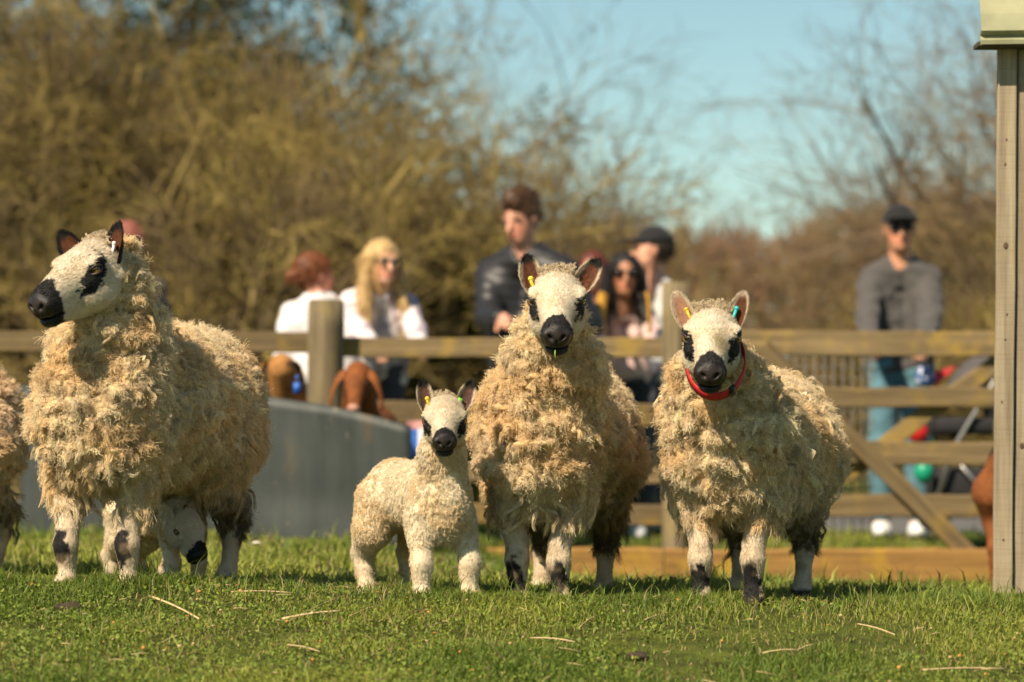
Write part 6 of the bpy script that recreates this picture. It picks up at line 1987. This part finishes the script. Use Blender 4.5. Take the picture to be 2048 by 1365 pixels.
def clover():
    rng = np.random.default_rng(530)
    n = 24000
    d = np.sqrt(7.9 ** 2 + rng.random(n) * (10.4 ** 2 - 7.9 ** 2)); x = rng.uniform(-1, 1, n) * 1140 * d / FPX; y = CAMY + d
    k = fbm(np.stack([x, y, x * 0], 1), 1.9, 531, 3); keep = rng.random(n) < sstep(0.30, 0.60, k + 0.08 * sstep(0.5, -1.2, x))
    x, y = x[keep], y[keep]; n = len(x)
    z = gz(x, y) + rng.uniform(0.006, 0.026, n)
    nr = unit(np.stack([rng.normal(0, 0.5, n), rng.normal(-0.15, 0.5, n), np.full(n, 1.0)], 1))
    t1 = unit(np.cross(nr, rng.normal(0, 1, (n, 3)))); t2 = np.cross(nr, t1)
    c = np.stack([x, y, z], 1); r = rng.uniform(0.0030, 0.0070, n)
    an = np.arange(6) * math.pi / 3
    ring = c[:, None] + (t1[:, None] * np.cos(an)[None, :, None] + t2[:, None] * (0.75 * np.sin(an))[None, :, None]) * r[:, None, None] + nr[:, None] * (0.0025 * np.cos(2 * an))[None, :, None]
    b = (np.arange(n) * 6)[:, None]
    q = np.concatenate([b + np.array((0, 1, 2, 3))[None], b + np.array((0, 3, 4, 5))[None]])
    col = np.array((0.165, 0.225, 0.034))[None] * rng.uniform(0.65, 1.5, (n, 1)) + np.array((0.06, 0.02, 0))[None] * (rng.random((n, 1)) < 0.25)
    o = link("clover", np_mesh("clover", ring.reshape(-1, 3), quads=q, col=np.repeat(col, 6, axis=0), smooth=False), None, M_GRASS)
    tag(o, "small round clover leaves mixed into the foreground turf", "clover", kind="stuff")
    # orange crumbs of feed and dead leaf
    n = 150
    d = np.sqrt(8.5 ** 2 + rng.random(n) * (10.1 ** 2 - 8.5 ** 2)); x = rng.uniform(-1, 1, n) * 1040 * d / FPX; y = CAMY + d
    m = MB()
    for i in range(n):
        s = rng.uniform(0.0025, 0.007); a = rng.random() * 6.28
        e = 0.7 if rng.random() < 0.6 else 0.25
        colr = (0.55, 0.24, 0.06) if rng.random() < 0.45 else ((0.42, 0.30, 0.14) if rng.random() < 0.8 else (0.10, 0.06, 0.03))
        m.ell((x[i], y[i], GZ(x[i], y[i]) + 0.022), (s, s * e * 1.3, s * e), 7, 5, colr, Matrix.Rotation(a, 3, 'Z') @ Matrix.Rotation(rng.normal(0, .5), 3, 'X'))
    for i in range(110):      # broken straw
        d_ = math.sqrt(8.4 ** 2 + rng.random() * (10.3 ** 2 - 8.4 ** 2)); x_ = rng.uniform(-1, 1) * 1040 * d_ / FPX; y_ = CAMY + d_
        a = rng.random() * 6.28; l_ = rng.uniform(0.008, 0.030); c_ = Vector((x_, y_, GZ(x_, y_) + 0.022)); e_ = Vector((math.cos(a), math.sin(a), rng.normal(0, 0.25))) * l_
        m.tube([c_ - e_, c_ + Vector((0, 0, 0.002)), c_ + e_], 0.0012, 5, (0.50, 0.37, 0.19) if rng.random() < 0.7 else (0.25, 0.17, 0.09))
    o = m.build("feed_crumbs", attr_mat("crumb", rough=0.9, noise=0.2)); tag(o, "orange crumbs of feed and dead leaf scattered in the turf", "crumbs", kind="stuff")
clover()

M_STRAW = plain_mat("straw_stalk", (0.60, 0.43, 0.22), 0.6, noise=0.25, scale=60)
def ground_at(px, py):
    """where the line of sight through a pixel meets the turf"""
    ds = np.linspace(7.5, 12.0, 900)
    X = (px - 1024.0) * ds / FPX; Y = CAMY + ds; Z = CAMZ + (HORIZON - py) * ds / FPX
    hit = np.nonzero(Z <= gz(X, Y) + 0.022)[0]
    return P(px, py, float(ds[hit[0]]) if len(hit) else 9.5)

STRAWS = [
    ((298, 1192), (398, 1238), 0.0042, "thick pale straw stalk lying below the left ewe's front feet"),
    ((565, 1238), (683, 1222), 0.0055, "broad split straw stalk in the foreground left of the lamb"),
    ((575, 1244), (690, 1190), 0.0022, "thin straw stalk crossing the broad split one"),
    ((462, 1184), (585, 1186), 0.0034, "pale straw stalk lying flat behind the broad split one"),
    ((700, 1232), (768, 1208), 0.0026, "short curved straw in front of the lamb's hind foot"),
    ((155, 1170), (192, 1150), 0.0022, "short straw sticking up beside the left ewe's forefoot"),
    ((1158, 1256), (1192, 1232), 0.0032, "short straw below the middle ewe's forefoot"),
    ((1060, 1276), (1150, 1284), 0.0028, "straw lying flat in front of the middle ewe"),
    ((1715, 1248), (1790, 1270), 0.0028, "thin straw in the turf below the gate"),
    ((1845, 1340), (2012, 1338), 0.0030, "long straw at the bottom right corner"),
    ((1525, 1306), (1600, 1300), 0.0026, "pale straw below the right ewe's feet"),
    ((1290, 1240), (1335, 1228), 0.0030, "short straw just left of the right ewe's feet"),
    ((575, 1290), (640, 1304), 0.0024, "brown straw at the bottom centre-left foreground"),
]
def straws():
    rng = np.random.default_rng(560)
    for (a, b, r, lab) in STRAWS:
        A = ground_at(*a); Bp = ground_at(*b)
        A = Vector(A); Bp = Vector(Bp)
        n = 6; pts = []
        nd = Vector((rng.normal(0, 1), rng.normal(0, 1), 0)) * (Bp - A).length * 0.006
        for i in range(n + 1):
            t = i / n; q = A.lerp(Bp, t) + nd * math.sin(t * 3.14)
            q.z = max(q.z, GZ(q.x, q.y) + 0.016) + 0.004 * math.sin(t * 3.14)
            pts.append(q)
        m = MB(); m.tube(pts, [0.72 * r * (1 - 0.25 * i / n) for i in range(n + 1)], 7, sq=0.6)
        k = len(pts) // 2
        m.ell(pts[k], (r * 0.9,) * 3, 8, 6)
        tag(m.build("straw", M_STRAW), lab, "straw", "straws lying in the turf")
straws()
def clods():
    rng = np.random.default_rng(600)
    mt = plain_mat("dark_mud", (0.045, 0.028, 0.016), 0.9, noise=0.5, scale=120)
    for (px, py, s, lab) in ((136, 1208, 0.024, "dark lump of mud below the left ewe's front foot"), (1272, 1306, 0.020, "dark lump of mud in the foreground between the middle and right ewes"), (838, 1218, 0.013, "small dark dropping in the turf below the lamb")):
        c = ground_at(px, py)
        xs = axis(-2.2 * s, 2.2 * s, s * 0.14); zs = axis(-1.2 * s, 1.2 * s, s * 0.14)
        def f(p):
            g = sd_ell(p, (0, 0, 0), (1.6 * s, 0.9 * s, 0.55 * s)); g = smin(g, sd_ell(p, (0.7 * s, 0.2 * s, 0.2 * s), (0.7 * s, 0.6 * s, 0.5 * s)), 0.2 * s)
            return g - s * 0.5 * (fbm(p + px, 1.6 / s, 3, 3) - 0.5)
        v, q = surfnet(f, xs, xs, zs, pad=1.2 * s)
        o = link("mud_clod", np_mesh("mud_clod", v, quads=q), None, mt); o.location = (c.x, c.y, GZ(c.x, c.y) + 0.012)
        tag(o, lab, "clod")
clods()
def daisy():
    c = ground_at(513, 1128) if False else P(513, 1128, 12.6)
    c.z = GZ(c.x, c.y) + 0.05
    m = MB()
    for i in range(9):
        a = i * 2 * math.pi / 9
        m.ell(c + Vector((math.cos(a) * 0.010, math.sin(a) * 0.006, 0.004)), (0.007, 0.005, 0.004), 6, 4, (0.8, 0.78, 0.74))
    m.ell(c + Vector((0, -0.003, 0.006)), (0.006, 0.005, 0.005), 8, 5, (0.7, 0.5, 0.05))
    m.tube([c - Vector((0, 0, 0.055)), c], 0.0015, 5, (0.1, 0.16, 0.03))
    tag(m.build("daisy", attr_mat("petal", rough=0.7, noise=0.05)), "single white daisy in the blurred turf between the left ewe and the lamb", "flower")
daisy()
